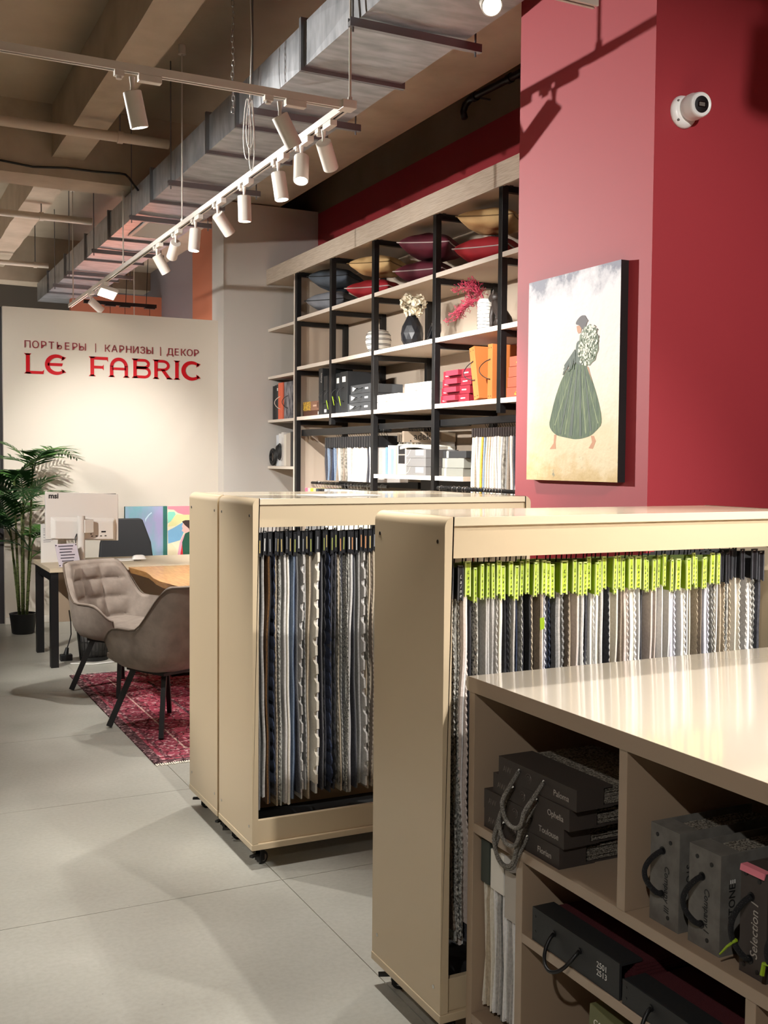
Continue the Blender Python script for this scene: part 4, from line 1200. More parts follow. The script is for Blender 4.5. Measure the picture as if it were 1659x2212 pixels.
def hd2(t_, h):
    k = (t_, h)
    if k not in HD2: HD2[k] = MB().box(0, .31, -t_ / 2, t_ / 2, -h, 0).mesh('header', bevel=.002)
    return HD2[k]
ZONE = {}
def shelf_hanger(zone, x, y, ztop, hm, hname, c, th, hh, H, grp, sy=1.0, sz=1.0):
    ZONE[zone] = ZONE.get(zone, 0) + 1
    lab = '%s fabric, %s header, %s from left %s' % (NAMES.get(c, c), hname, nth(ZONE[zone]), zone)
    t = thing('sample_hanger', lab, 'fabric sample', (x, y, ztop), 0, grp)
    
    put('hook', HK2, M_CHROME if rnd.random() < .5 else M_BLACKP, t)
    put('header', hd2(th, hh), hm, t)
    put('swatch', FS[H][rnd.randrange(5)], FAB[c], t, (.004, 0, -hh + .002), None, (1, sy, sz))
    return t
G1 = 'sample hangers on the shelving rails'
ca = ['charcoal', 'blue_grey', 'charcoal', 'navy', 'blue_grey', 'taupe', 'light_grey', 'patterned', 'taupe', 'patterned', 'white', 'light_grey', 'white', 'white', 'cream', 'white', 'lilac_grey', 'cream', 'charcoal', 'white', 'white', 'white']
for i, c in enumerate(ca):
    shelf_hanger('on the rail below the black binders', XS + .06 + .0, 8.785 - i * .0483, 1.752, M_BHEAD, 'black', c, .034, .095, .33, G1, 1.0, .88)
M_TAUPEH = mat('taupe_header', '#8a7c6c', .55)
M_BEIGEH = mat('beige_header', '#b5a68f', .55)
cb_ = ['cream', 'taupe', 'cream', 'light_grey', 'white', 'white', 'beige', 'cream', 'light_grey', 'white']
for i, c in enumerate(cb_):
    shelf_hanger('on the rail left of the adeko card', XS + .21, 7.645 - i * .042, 1.775, M_TAUPEH if i < 3 else M_BEIGEH, 'taupe' if i < 3 else 'beige', c, .032, .075, .33, G1, 1.0, .76)
cc = ['cream', 'beige', 'light_grey', 'cream', 'mustard', 'blue_grey', 'beige', 'beige', 'pale_rose', 'cream', 'light_grey', 'cream', 'light_grey', 'patterned', 'grey', 'taupe', 'cream', 'charcoal', 'pale_rose', 'beige', 'cream', 'grey']
for i, c in enumerate(cc):
    shelf_hanger('on the rail beside the red column', XS + .06, 6.238 - i * .030, 1.772, M_WARMHEAD, 'brown-black', c, .020, .060, .40, G1, .8)
lo = [('pink', '#e4708a'), ('pale pink', '#dcb6ae'), ('yellow-green', '#d5df3c'), ('sand', '#cdb98f'), ('charcoal', '#3a3f4a'), ('black', '#1d1d20'), ('black', '#26262a'), ('silver', '#bdbcbc'), ('grey', '#9b9a9a'), ('silver', '#c9c7c4'), ('white', '#e9e6e0'), ('white', '#ece8e2'), ('white', '#ece8e2'), ('cream', '#dfd8c6'), ('cream', '#e3dccb'), ('cream', '#ddd5c2'), ('cream', '#e3dccb'), ('cream', '#dcd4c0'), ('cream', '#e3dccb'), ('cream', '#d8d0bc'), ('cream', '#e3dccb'), ('cream', '#ddd5c2')]
for i, (nm, hx) in enumerate(lo):
    shelf_hanger('on the low rail behind the middle cart', XS + .04, 9.20 - i * .0655, 1.290, mat('header_' + nm.replace(' ', '_').replace('-', '_') + hx[1:], hx, .55), nm, 'cream' if i > 6 else 'grey', .040, .09, .48, G1)
for i in range(24):
    c = rnd.choice(['cream', 'beige', 'light_grey', 'taupe', 'white'])
    shelf_hanger('on the front low rail by the column', XS - .15, 6.50 - i * .035, 1.312, M_WARMHEAD if i % 3 else M_BEIGEH, 'brown-black' if i % 3 else 'beige', c, .020, .06, .48, G1)
# ================================================================== SHELF CONTENTS
def pillow_mesh(w=.25, th=.085, seed=0, n=25):
    r_ = random.Random(seed)
    ph = [r_.uniform(0, 6.28) for _ in range(6)]
    def surf(sgn):
        def fn(u, v):
            a, b = 2 * u - 1, 2 * v - 1
            edge = (1 - a * a) * (1 - b * b)
            pin = 1 - .10 * (1 - abs(a) ** 2.2) * abs(b) ** 4 - .0
            x = w * a * (1 - .09 * (1 - b * b) * abs(a) ** 5)
            y = w * b * (1 - .09 * (1 - a * a) * abs(b) ** 5)
            h = th * max(edge, 0) ** .42
            h += .006 * edge * (sin(ph[0] + 7 * a + 3 * b) + .7 * sin(ph[1] - 5 * a + 8 * b))
            return (x, y, sgn * h)
        return fn
    return MB().grid(n, n, surf(1)).grid(n, n, surf(-1))
def pillow(label, x, y, z, rz, tilt, m, pm, seed, w=.205, th=.094, rim=True):
    t = thing('cushion', label, 'cushion', (x, y, z), 0, 'cushions on the top shelf')
    t.rotation_euler = (tilt[0], tilt[1], rz)
    mb = pillow_mesh(w, th, seed)
    me = mb.mesh('cover', smooth=True)
    bm = bmesh.new(); bm.from_mesh(me); bmesh.ops.remove_doubles(bm, verts=bm.verts, dist=.0008); bm.to_mesh(me); bm.free()
    put('cover', me, m, t)
    if rim:
        P = []
        for s_ in range(4):
            for k in range(12):
                q = -1 + 2 * k / 12
                a, b = [(q, -1), (1, q), (-q, 1), (-1, -q)][s_]
                P.append((w * a * (1 - .09 * (1 - b * b) * abs(a) ** 5), w * b * (1 - .09 * (1 - a * a) * abs(b) ** 5), 0))
        MB().tube(P, .0045, 6, closed=True).build('piping', pm, t, smooth=True)
    return t
def velvet(n, a, b):
    return mat(n, a, .75, noise=(9, b, .3, .75), bump=(25, .25))
M_BLUEV = velvet('slate_blue_satin', '#4e5660', '#3f4750'); M_GREYV = velvet('grey_satin', '#81838a', '#6c6e75')
M_BEIGEV = velvet('sand_satin', '#cfae7a', '#bd9a66'); M_REDV = velvet('scarlet_satin', '#a01420', '#8a0f1a'); M_BURGV = velvet('burgundy_velvet', '#5c1024', '#480b1c')
M_WHITEV = velvet('pearl_satin', '#cfd0d6', '#b5b7c0'); M_PIPEW = mat('pale_piping', '#b9a9a6', .7); M_PIPED = mat('dark_piping', '#17181b', .7); M_PIPEG = mat('gold_piping', '#7d6238', .7)
zs = 2.886
pillow('grey satin cushion with dark piping, bottom left of the top shelf', 3.935, 8.98, zs + .108, .62, (0, 0), M_GREYV, M_PIPED, 1)
pillow('slate blue cushion with dark piping lying on the grey cushion', 3.935, 8.94, zs + .306, .70, (.02, .04), M_BLUEV, M_PIPED, 2)
pillow('scarlet cushion under the sand cushion, left part of the top shelf', 3.935, 8.10, zs + .095, .66, (0, 0), M_REDV, M_PIPEW, 3, th=.085)
pillow('sand satin cushion on the left scarlet cushion', 3.935, 8.04, zs + .282, .60, (.03, .03), M_BEIGEV, M_PIPEG, 4, th=.085)
pillow('lower burgundy velvet cushion in the middle of the top shelf', 3.935, 7.20, zs + .095, .64, (0, 0), M_BURGV, M_PIPEW, 5, th=.085)
pillow('upper burgundy velvet cushion in the middle of the top shelf', 3.935, 7.14, zs + .282, .70, (.05, .03), M_BURGV, M_PIPEW, 6, w=.208)
pillow('scarlet cushion with pale piping, right of the fourth steel post', 3.935, 6.30, zs + .108, .62, (0, 0), M_REDV, M_PIPEW, 7)
pillow('sand satin cushion on the right scarlet cushion', 3.935, 6.27, zs + .306, .68, (.04, .02), M_BEIGEV, M_PIPEG, 8, th=.078)
pillow('pearl grey cushion at the right end of the top shelf, lower', 3.935, 5.42, zs + .108, .6, (0, 0), M_GREYV, M_PIPED, 9)
pillow('pearl white cushion at the right end of the top shelf, upper', 3.935, 5.42, zs + .306, .7, (0, 0), M_WHITEV, M_PIPEW, 10)

Z2 = 2.426
# striped vase
sv = thing('striped_vase', 'round white vase with thin black bands on the middle shelf', 'vase', (3.83, 7.86, Z2))
prof = [(r_ * .78, z_ * .86) for r_, z_ in [(.075, 0), (.10, .02), (.128, .07), (.138, .12), (.130, .17), (.105, .205), (.075, .218), (.068, .22), (.066, .20)]]
MB().lathe(prof, 36).build('vase_body', mat('matt_white_ceramic', '#e4dfd4', .6, bump=(80, .1)), sv, smooth=True)
def rad_at(pr, z):
    for (r0, z0), (r1, z1) in zip(pr[:-1], pr[1:]):
        if z0 <= z <= z1: return r0 + (r1 - r0) * (z - z0) / (z1 - z0)
    return pr[-1][0]
for z in (.019, .029, .062, .072, .105, .115, .146, .156, .175):
    R_ = rad_at(prof, z)
    MB().lathe([(R_ - .002, z - .0025), (R_ + .0014, z - .0022), (R_ + .0014, z + .0022), (R_ - .002, z + .0025)], 36).build('stripe', M_INK, sv)
# black faceted vase with cotton flowers
bv = thing('faceted_vase', 'tall black faceted vase holding cream flowers', 'vase', (3.83, 7.265, Z2))
prof = [(.048, 0), (.064, .01), (.084, .05), (.089, .10), (.078, .155), (.054, .20), (.038, .235), (.033, .27), (.037, .285), (.034, .285)]
vs = []; fs = []; n = 12
for j, (r_, z) in enumerate(prof):
    for i in range(n):
        a = 2 * pi * (i + .5 * (j % 2)) / n
        vs.append((r_ * cos(a), r_ * sin(a), z))
for j in range(len(prof) - 1):
    for i in range(n):
        k = (i + 1) % n
        if j % 2 == 0: fs += [(j * n + i, j * n + k, (j + 1) * n + i), (j * n + k, (j + 1) * n + k, (j + 1) * n + i)]
        else: fs += [(j * n + i, j * n + k, (j + 1) * n + k), (j * n + i, (j + 1) * n + k, (j + 1) * n + i)]
fs.append(tuple(range(n - 1, -1, -1)))
MB().add(vs, fs).build('vase_body', mat('black_glazed_ceramic', '#17181b', .3), bv)
fw = thing('dried_flowers', 'sprig of cream hydrangea blossoms in the black faceted vase', 'flowers', (3.83, 7.265, Z2 + .225))
petal = MB().grid(5, 5, lambda u, v: (.024 * (u - .5) * 2 * (1 - .35 * (2 * v - 1) ** 2), .024 * (2 * v - 1) * (1 - .2 * (2 * u - 1) ** 2), .010 * ((2 * u - 1) ** 2 + (2 * v - 1) ** 2))).mesh('petal', smooth=True)
M_PETAL = mat('cream_petal', '#e8dfc8', .8)
r_ = random.Random(5)
for cx, cy, cz, s, nn in ((-.02, .045, .15, .05, 26), (0, .0, .07, .055, 28), (.0, -.10, .12, .05, 24), (-.02, .04, .09, .045, 18), (0, -.06, .05, .045, 18)):
    cz *= .8
    MB().tube([(0, 0, 0), (cx * .5, cy * .3, cz * .5), (cx, cy, cz)], .003, 5).build('stem', mat('dry_stem', '#6d6a45', .8), fw)
    for k in range(nn):
        d = Vector((r_.gauss(0, 1), r_.gauss(0, 1), r_.gauss(0, 1))).normalized()
        p_ = Vector((cx, cy, cz)) + d * s * r_.uniform(.6, 1)
        o = put('petal', petal, M_PETAL, fw, p_)
        o.rotation_euler = d.to_track_quat('Z', 'Y').to_euler()
# black hand-like figurine
hf = thing('black_figurine', 'small glossy black knotted figurine behind the fourth steel post', 'figurine', (3.83, 6.91, Z2))
M_GLOSSB = mat('glossy_black_resin', '#0f1012', .15, coat=.5)
MB().lathe([(.075, 0), (.085, .008), (.07, .02), (.03, .03)], 20).build('base', M_GLOSSB, hf, smooth=True)
MB().tube([(0, .08, .015), (0, .07, .05), (0, .04, .085), (0, .01, .12), (0, -.02, .135), (0, -.045, .12), (0, -.05, .08), (0, -.03, .04), (0, 0, .02)], lambda s: .018 + .012 * sin(pi * s), 12).build('loop', M_GLOSSB, hf, smooth=True)
for k, (dy, dz, l) in enumerate(((-.02, .12, .05), (-.035, .115, .045), (-.005, .12, .045), (-.05, .10, .035))):
    MB().tube([(0, dy, dz), (.004 * k, dy - .006, dz + l * .6), (.004 * k, dy - .004 * (k - 1), dz + l)], lambda s: .009 * (1 - .6 * s), 8).build('finger', M_GLOSSB, hf, smooth=True)
# white ridged vase with red sprigs
wv = thing('ridged_vase', 'tall white vase with uneven dark rings, right part of middle shelf', 'vase', (3.82, 6.19, Z2))
MB().lathe([(.044, 0), (.050, .01), (.051, .06), (.052, .12), (.052, .18), (.050, .205), (.042, .217), (.037, .222), (.034, .21)], 30, mod=lambda t, z: 1 + .015 * sin(5 * t + z * 40)).build('vase_body', mat('glazed_white_ceramic', '#e9e6dc', .18, coat=.5), wv, smooth=True)
for k in range(8):
    z = .02 + .024 * k
    P = [(.0528 * cos(a) * (1 if z < .17 else .97), .0528 * sin(a) * (1 if z < .17 else .97), z + .003 * sin(2 * a + k)) for a in [2 * pi * i / 28 for i in range(28)]]
    MB().tube(P, .0012, 5, closed=True).build('ring_line', M_INK, wv)
rs = thing('red_sprigs', 'crimson dried sprigs spilling from the ridged white vase', 'dried plant', (3.82, 6.19, Z2 + .20))
M_CRIM = mat('crimson_dried_plant', '#a8324a', .8)
r_ = random.Random(9)
for b in range(9):
    mb = MB()
    d0 = Vector((r_.uniform(-.5, .2), .35 + r_.uniform(-.1, .75), r_.uniform(-.25, .75))).normalized()
    L_ = r_.uniform(.16, .30)
    pts = [Vector((0, 0, 0)) + d0 * L_ * s + Vector((0, 0, .05 * sin(pi * s) - .05 * s * s)) for s in (0, .25, .5, .75, 1)]
    mb.tube(pts, .002, 4)
    for k in range(46):
        s = r_.uniform(.25, 1)
        i = min(3, int(s * 4)); f = s * 4 - i
        p_ = pts[i].lerp(pts[i + 1], f)
        d = (d0 + Vector((r_.gauss(0, .8), r_.gauss(0, .8), r_.gauss(0, .8)))).normalized()
        q1 = p_ + d * r_.uniform(.02, .045)
        mb.tube([p_, q1], .0014, 3)
        for w_ in range(2):
            d2 = (d + Vector((r_.gauss(0, .7), r_.gauss(0, .7), r_.gauss(0, .7)))).normalized()
            mb.tube([q1, q1 + d2 * .016], .0018, 3)
    mb.build('sprig', M_CRIM, rs)
# seated dog-like statuette
ds = thing('animal_statuette', 'dark brown seated animal statuette beside the ridged white vase', 'figurine', (3.81, 6.0, Z2))
M_DBROWN = mat('dark_bronze', '#2e2622', .5, bump=(60, .2))
body = MB()
body.tube([(0, -.085, .012), (0, -.075, .05), (0, -.045, .085), (0, .0, .125), (0, .035, .165), (0, .045, .19)], lambda s: .050 * (1 - .55 * s) + .004, 16)
body.tube([(0, -.05, .03), (0, -.02, .045), (0, .02, .03)], lambda s: .05 - .02 * s, 14)
for x in (-.02, .02): body.tube([(x, .04, .15), (x, .058, .09), (x, .055, .04), (x, .060, .010), (x, .080, .008)], lambda s: .017 - .006 * s, 10)
body.v = [(v[0], v[1], max(v[2], .0015)) for v in body.v]
body.build('body', M_DBROWN, ds, smooth=True)
hd = MB().tube([(0, .02, .195), (0, .045, .215), (0, .070, .213), (0, .092, .203), (0, .10, .198)], lambda s: .012 + .020 * sin(pi * min(1, .25 + s * .7)), 14).build('head', M_DBROWN, ds, smooth=True)
for x in (-.018, .018):
    MB().tube([(x, .04, .225), (x * 1.5, .03, .245), (x * 1.7, .02, .255)], lambda s: .010 * (1 - .8 * s), 8).build('ear', mat('bronze_grey', '#55504c', .45), ds, smooth=True)
MB().tube([(0, -.085, .02), (.03, -.10, .012), (.05, -.07, .010)], .008, 8).build('tail', M_DBROWN, ds, smooth=True)
# small gold clock in the far cabinet
ck = thing('gold_ornament', 'small round gold ornament in the far cabinet', 'ornament', (3.80, 9.62, 2.386))
R_ = .04
MB().tube([(0, R_ * cos(a), .045 + R_ * sin(a)) for a in [2 * pi * k / 24 for k in range(24)]], .005, 8, closed=True).build('ring', mat('polished_gold', '#b79a45', .25, 1), ck, smooth=True)
MB().cyl((-.004, 0, .045), (.004, 0, .045), .030, n=24).build('disc', mat('dull_gold', '#7d6a35', .4, 1), ck)
MB().box(-.015, .015, -.02, .02, 0, .006).build('foot', mat('polished_gold'), ck)

# ---- binders, boxes
Z3 = 1.9555
M_BLKBOX = mat('black_board_box', '#1d1f21', .55); M_DKGREY = mat('charcoal_board_box', '#3b3d3f', .6)
M_TERRA = mat('terracotta_board', '#a3523e', .6); M_ORNG = mat('orange_board', '#bd7038', .6); M_BURGB = mat('burgundy_board', '#7d1828', .5)
M_BRN = mat('brown_board', '#8a6450', .6); M_DBRN = mat('dark_brown_board', '#5a3a2c', .6)
def loop_handle(parent, p0, p1, out, m, r=.0035, sag=0.0, name='cord_handle'):
    p0 = Vector(p0); p1 = Vector(p1); o = Vector(out)
    P = [p0.lerp(p1, k / 16) + o * sin(pi * k / 16) ** .7 + Vector((0, 0, -sag * sin(pi * k / 16))) for k in range(17)]
    return MB().tube(P, r, 7).build(name, m, parent, smooth=True)
def binder(name, label, y0, y1, z, h, m, d=.30, x=XS + .04, text=None, inkm=None, cord=None, plate=None, group='binders on the steel shelving', tsize=.03):
    t = thing(name, label, 'binder', (x, (y0 + y1) / 2, z), 0, group)
    w = abs(y1 - y0) / 2
    box('case', m, t, 0, d, -w, w, 0, h, .002)
    if text: letter('lettering', text, inkm or M_WHITEINK, t, (0, 0, -1), (0, -1, 0), (-.0006, -tsize * .3, h * .9), size=tsize, depth=.0004)
    if plate: MB().box(-.001, 0, -w * .5, w * .5, h * plate[0], h * plate[1]).build('label_plate', M_WHITEINK, t)
    if cord: loop_handle(t, (0, 0, h * .62), (0, 0, h * .28), (-.05, .03, 0), cord)
    return t
# cabinet row, upper
binder('sample_binder', 'thin black binder at the left end of the cabinet row with the orange binder', 10.075, 10.12, 1.951, .34, M_BLKBOX, x=XS + .05)
binder('sample_binder', 'second black binder in the cabinet row, thin white gap beside it', 10.02, 10.066, 1.951, .345, M_BLKBOX, x=XS + .05)
binder('sample_binder', 'charcoal binder with a white mark, left of the orange binder', 9.955, 10.012, 1.951, .35, M_DKGREY, x=XS + .05, plate=(.82, .9))
binder('sample_binder', 'thin beige binder beside the orange binder', 9.93, 9.95, 1.951, .355, M_BRN, x=XS + .05)
binder('sample_binder', 'coral orange binder with a cream cord handle', 9.80, 9.925, 1.951, .36, mat('coral_board', '#d9694a', .55), x=XS + .035, cord=M_CARDW)
binder('sample_binder', 'grey marbled fabric binder with a black strap handle', 9.575, 9.79, 1.951, .36, mat('grey_marbled_cloth', '#8d8b90', .7, noise=(14, '#35343a', .4, .62), stretch=(1, 3, .7)), x=XS + .045, cord=M_BLACKP)
# cabinet row, lower
for k, (nm, hx, w) in enumerate((('pale blue-white', '#c9cdd2', .07), ('white', '#dddcda', .07), ('light grey', '#cfcac4', .065), ('cream', '#d8d0c2', .06), ('stone', '#b3a89a', .11), ('charcoal', '#3a3836', .05))):
    y1 = 10.02 - sum((.07, .07, .065, .06, .11, .05)[:k]) - .004 * k
    binder('sample_binder', '%s binder on the lower cabinet shelf, %s from the left' % (nm, nth(k + 1)), y1 - w, y1, 1.488, .31 + .012 * ((k * 7) % 3), mat('board_' + hx[1:], hx, .6), x=XS + .05, plate=(.85, .95) if k in (1, 2) else None)
tr_ = thing('tape_roll', 'black roll of cord leaning on the white binders in the cabinet', 'roll', (XS + .03, 10.055, 1.494))
MB().tube([(0, .075 * cos(a), .085 + .075 * sin(a)) for a in [2 * pi * k / 28 for k in range(28)]], .014, 8, closed=True).build('coil', M_BLACKP, tr_, smooth=True)
for k in range(3):
    MB().tube([(-.005 * k, .06 * cos(a), .085 + (.062 - .006 * k) * sin(a)) for a in [2 * pi * j / 28 for j in range(28)]], .006, 6, closed=True).build('coil', M_BLACKP, tr_, smooth=True)
cr = thing('cord_handles', 'twisted black cord loops hanging on the white binders', 'cord', (XS + .042, 9.93, 1.60))
for k in range(3):
    MB().tube([(-.012, .045 * cos(a) - .03 * k, .03 + (.06 + .01 * k) * sin(a)) for a in [2 * pi * j / 24 for j in range(24)]], .006, 6, closed=True).build('cord_loop', M_BLACKP, cr, smooth=True)
# brown boxes beside first post
bx = thing('box', 'dark brown flat box under the patterned brown box', 'box', (XS + .06, 9.12, Z3), 0, 'boxes on the lower steel shelf')
box('box_body', M_DBRN, bx, 0, .25, -.20, .20, 0, .052, .002); MB().box(-.001, 0, -.17, -.155, .012, .038).build('label_plate', M_CARDW, bx)
bx = thing('box', 'brown box with a gold leaf pattern, beside the first steel post', 'box', (XS + .06, 9.12, Z3 + .0525), 0, 'boxes on the lower steel shelf')
box('box_body', M_BRN, bx, 0, .25, -.205, .205, 0, .085, .002); MB().box(-.0012, 0, .02, .20, .002, .083).build('printed_panel', mat('gold_leaf_print', '#8b6a38', .5, noise=(40, '#d9b13c', .45, .55), stretch=(1, 1, 3)), bx)
MB().box(-.0012, 0, -.165, -.14, .02, .07).build('finger_slot', M_DBRN, bx); MB().box(-.001, 0, -.12, -.04, .035, .05).build('label_plate', mat('pale_brown_print', '#c9a993', .6), bx)
# black binders
binder('sample_binder', 'tallest narrow black binder with pale lettering on its spine', 8.815, 8.90, Z3, .42, M_BLKBOX, text='luxury', tsize=.035, plate=None)
binder('sample_binder', 'narrow black binder with white edge right of the tallest one', 8.70, 8.79, Z3, .345, M_BLKBOX, cord=M_BLACKP, plate=(.06, .14))
binder('sample_binder', 'black binder just behind the second steel post', 8.575, 8.675, Z3, .345, M_BLKBOX, cord=M_BLACKP, plate=(.06, .14))
binder('sample_binder', 'wide black binder right of the second steel post, left one', 8.42, 8.522, Z3, .35, M_BLKBOX, cord=M_BLACKP, plate=(.75, .88))
binder('sample_binder', 'wide black binder next to the charcoal boxes, right one', 8.272, 8.414, Z3, .355, M_BLKBOX, cord=M_BLACKP, plate=(.75, .88))
for y, z in ((8.60, .10), (8.47, .13), (8.33, .12)):
    rb = MB().tube([(XS + .005, y + .04, Z3 + z + .02), (XS - .004, y + .01, Z3 + z), (XS + .0, y - .01, Z3 + z - .06)], lambda s: .005 * (1 - .3 * s), 5).build('ribbon', M_LIME, smooth=True)
    tag(rb, 'lime ribbon on the black binder cords, %s' % {8.60: 'leftmost', 8.47: 'middle', 8.33: 'rightmost'}[y], 'ribbon', 'lime ribbons on black binders')
def flat_box(label, y0, y1, z, h, m, group, d=.30, x=XS + .03, kind='white_mark', cord=None, handle=None, cat='box', shift=0):
    t = thing('sample_box', label, cat, (x, (y0 + y1) / 2, z), 0, group)
    w = abs(y1 - y0) / 2
    box('box_body', m, t, 0, d, -w, w, 0, h - .0015, .002)
    if kind == 'white_mark':
        MB().prism([(w * .8, h * .3), (w * .8, h * .8), (w * .35, h * .55)], lambda a, b, q: (q, a, b), -.001, 0).build('logo', M_WHITEINK, t)
        MB().box(-.001, 0, -w * .8, -w * .5, h * .4, h * .6).build('label_plate', M_WHITEINK, t)
    if kind == 'plate2':
        MB().box(-.001, 0, -w * .75, -w * .45, h * .42, h * .55).build('label_plate', M_WHITEINK, t)
        MB().box(-.001, 0, w * .6, w * .85, h * .30, h * .42).build('label_plate', M_WHITEINK, t)
    if kind == 'slot':
        MB().box(-.001, 0, -w * .6, w * .0, h * .3, h * .68).build('hand_slot', M_BRN, t)
    if cord: loop_handle(t, (0, w * .25, h * .6), (0, -w * .25, h * .6), (-.05, 0, 0), cord, sag=.028)
    if handle:
        MB().box(-.03, 0, -w * .3, w * .55, h * .30, h * .92).build('flap_handle', handle, t)
    return t
G = 'charcoal boxes with white marks'
for k, nm in enumerate(('bottom', 'middle', 'top')):
    flat_box('charcoal sample box with white arrow mark, %s of the stack' % nm, 7.80 + .0 * k, 8.24 - .03 * k, Z3 + .0745 * k, .0745, M_DKGREY, G, cord=M_BLACKP)
G = 'white boxes on the lower steel shelf'
def white_box(label, y0, y1, z):
    t = flat_box(label, y0, y1, z, .058, M_CARDW, G, kind=None)
    w = (y1 - y0) / 2
    P = [(-.001, .35 * w, .045), (-.012, .25 * w, .03), (-.022, 0, .012), (-.012, -.25 * w, .03), (-.001, -.35 * w, .045)]
    MB().tube(P, .004, 6).build('ribbon_handle', M_WHITEP, t, smooth=True)
    MB().box(-.0012, 0, .32 * w, .72 * w, .012, .046).build('finger_flap', M_PAPER, t)
white_box('left white box stack, bottom box', 7.29, 7.668, Z3); white_box('left white box stack, top box', 7.29, 7.668, Z3 + .0585)
for k, nm in enumerate(('bottom', 'middle', 'top')): white_box('right white box stack, %s box' % nm, 6.775, 7.19, Z3 + .0585 * k)
G = 'burgundy boxes on the lower steel shelf'
for k, nm in enumerate(('bottom', 'second', 'third', 'top')):
    flat_box('burgundy sample box with fabric flap handle, %s of the stack' % nm, 6.265 - .014 * k, 6.655 - .012 * k, Z3 + .0575 * k, .0575, M_BURGB, G, kind='plate2', handle=mat('burgundy_flap', '#8a2437', .6), x=XS + .045)
for lab, y0, y1, tl in (('orange binder leaning against the burgundy boxes', 6.09, 6.155, .20), ('upright orange binder in front of the fifth steel post', 5.93, 5.985, 0)):
    t = thing('sample_binder', lab, 'binder', (XS + .02, (y0 + y1) / 2, Z3 + (.009 if tl else .001)), 0, 'orange binders with cord handles')
    t.rotation_euler = (-tl, 0, 0)
    w = (y1 - y0) / 2
    box('case', M_ORNG, t, 0, .30, -w, w, 0, .36, .002)
    loop_handle(t, (0, .0, .26), (0, .0, .13), (-.03, .085, -.0), M_BLACKP, .003)
    for z in (.26, .13): MB().cyl((-.002, 0, z), (.001, 0, z), .006, n=10).build('grommet', M_BLACKP, t)
    for yy in (-w * .5, w * .5):
        for z in (.02, .335): MB().cyl((-.001, yy, z), (.001, yy, z), .004, n=10).build('rivet', M_BLACKP, t)
G = 'terracotta boxes by the red column'
for k, nm in enumerate(('bottom', 'second', 'third', 'top')):
    flat_box('terracotta box with a hand slot, %s of the stack by the column' % nm, 5.42, 5.785 - .010 * k, Z3 + .0655 * k, .0655, M_TERRA, G, kind='slot', x=XS + .04, cord=mat('gold_cord', '#d0a43a', .6) if k in (0, 3) else None)

# ---- lower shelf: lettered box, files, grey boxes
Z4 = 1.4405
ab = thing('sample_hanger', 'taupe header card lettered adeko, last hanger above the grey file boxes', 'fabric sample', (XS + .05, 7.235, 1.69))
box('header', M_TAUPEH, ab, 0, .33, 0, .030, 0, .085, .002)
put('hook', HK2, M_BLACKP, ab, (.05, .015, .085))
letter('lettering', 'adeko', M_INK, ab, (1, 0, 0), (0, 0, 1), (.085, -.0006, .022), size=.078, depth=.0004)
for x in (.06, .30): MB().cyl((x, -.001, .012), (x, .001, .012), .006, n=10).build('rivet', M_INK, ab)
wf = thing('sample_folder', 'cream folder with two dark windows on the low steel shelf', 'folder', (XS + .04, 7.245, Z4))
box('case', mat('stone_board', '#b8ae9a', .6), wf, 0, .14, -.075, .075, 0, .235, .002)
for za, zb in ((.085, .15), (.158, .225)):
    MB().box(-.002, 0, -.065, .065, za - .006, zb + .006).build('window_frame', M_CARDW, wf); MB().box(-.003, -.002, -.055, .055, za, zb).build('window', M_BHEAD, wf)
for k, nm in enumerate(('bottom', 'middle', 'top')):
    t = thing('file_box', 'grey file box with a curved white line, %s of its stack' % nm, 'box', (XS + .03, 7.0, Z4 + .0645 * k), 0, 'grey file boxes')
    box('box_body', mat('mid_grey_board', '#7d7c7b', .6), t, 0, .28, -.155, .155, 0, .063, .002)
    MB().tube([(-.001, .15, .012), (-.001, .12, .022), (-.001, .10, .042), (-.001, .085, .061)], .0022, 5).build('curve_line', M_CARDW, t)
    if k != 1: MB().box(-.001, 0, -.12, .0, .02, .06).build('label_plate', M_PAPER, t)
lf = thing('sample_stack', 'curved cream fabric stack lying on the grey file boxes', 'fabric sample', (XS + .03, 7.06, Z4 + .194))
vsT = [(y, .014 - .014 * ((y) / .2) ** 2) for y in [-.20 + .04 * k for k in range(11)]]
MB().prism(vsT + [(y, z - .022) for y, z in vsT[::-1]], lambda a, b, q: (q, a, b + .0225), 0, .26).build('fabric', FAB['cream'], lf)
for k, (nm, hx, y0, y1, z, h) in enumerate((('lower', '#7c7d75', 6.34, 6.64, 0, .058), ('middle', '#83847c', 6.33, 6.63, .059, .07), ('upper black', '#2b2c2d', 6.30, 6.62, .130, .05))):
    t = flat_box('%s grey-green storage box left of the column rail' % nm if k < 2 else 'flat black box on the grey-green storage boxes', y0, y1, Z4 + z, h, mat('board_' + hx[1:], hx, .6), 'storage boxes on the low steel shelf', kind=None, x=XS + .05)
    box('lid_band', mat('board_pale', '#a9a99f', .6), t, -.0015, 0, .08, .11, 0, h - .002)
for k, (c, hx) in enumerate((('white', '#e4e1da'), ('blue and white', '#6d8aa6'), ('white', '#dedbd4'), ('sky blue', '#7f9fb8'), ('cream', '#d9cba8'), ('sand', '#cfb98c'))):
    t = thing('folder', '%s folder standing left of the windowed folder, %s from the left' % (c, nth(k + 1)), 'folder', (XS + .06, 7.60 - .048 * k, Z4), 0, 'folders on the low steel shelf')
    box('case', mat('board_' + hx[1:], hx, .6), t, 0, .13, -.020, .020, 0, .20 + .014 * (k % 3), .001)
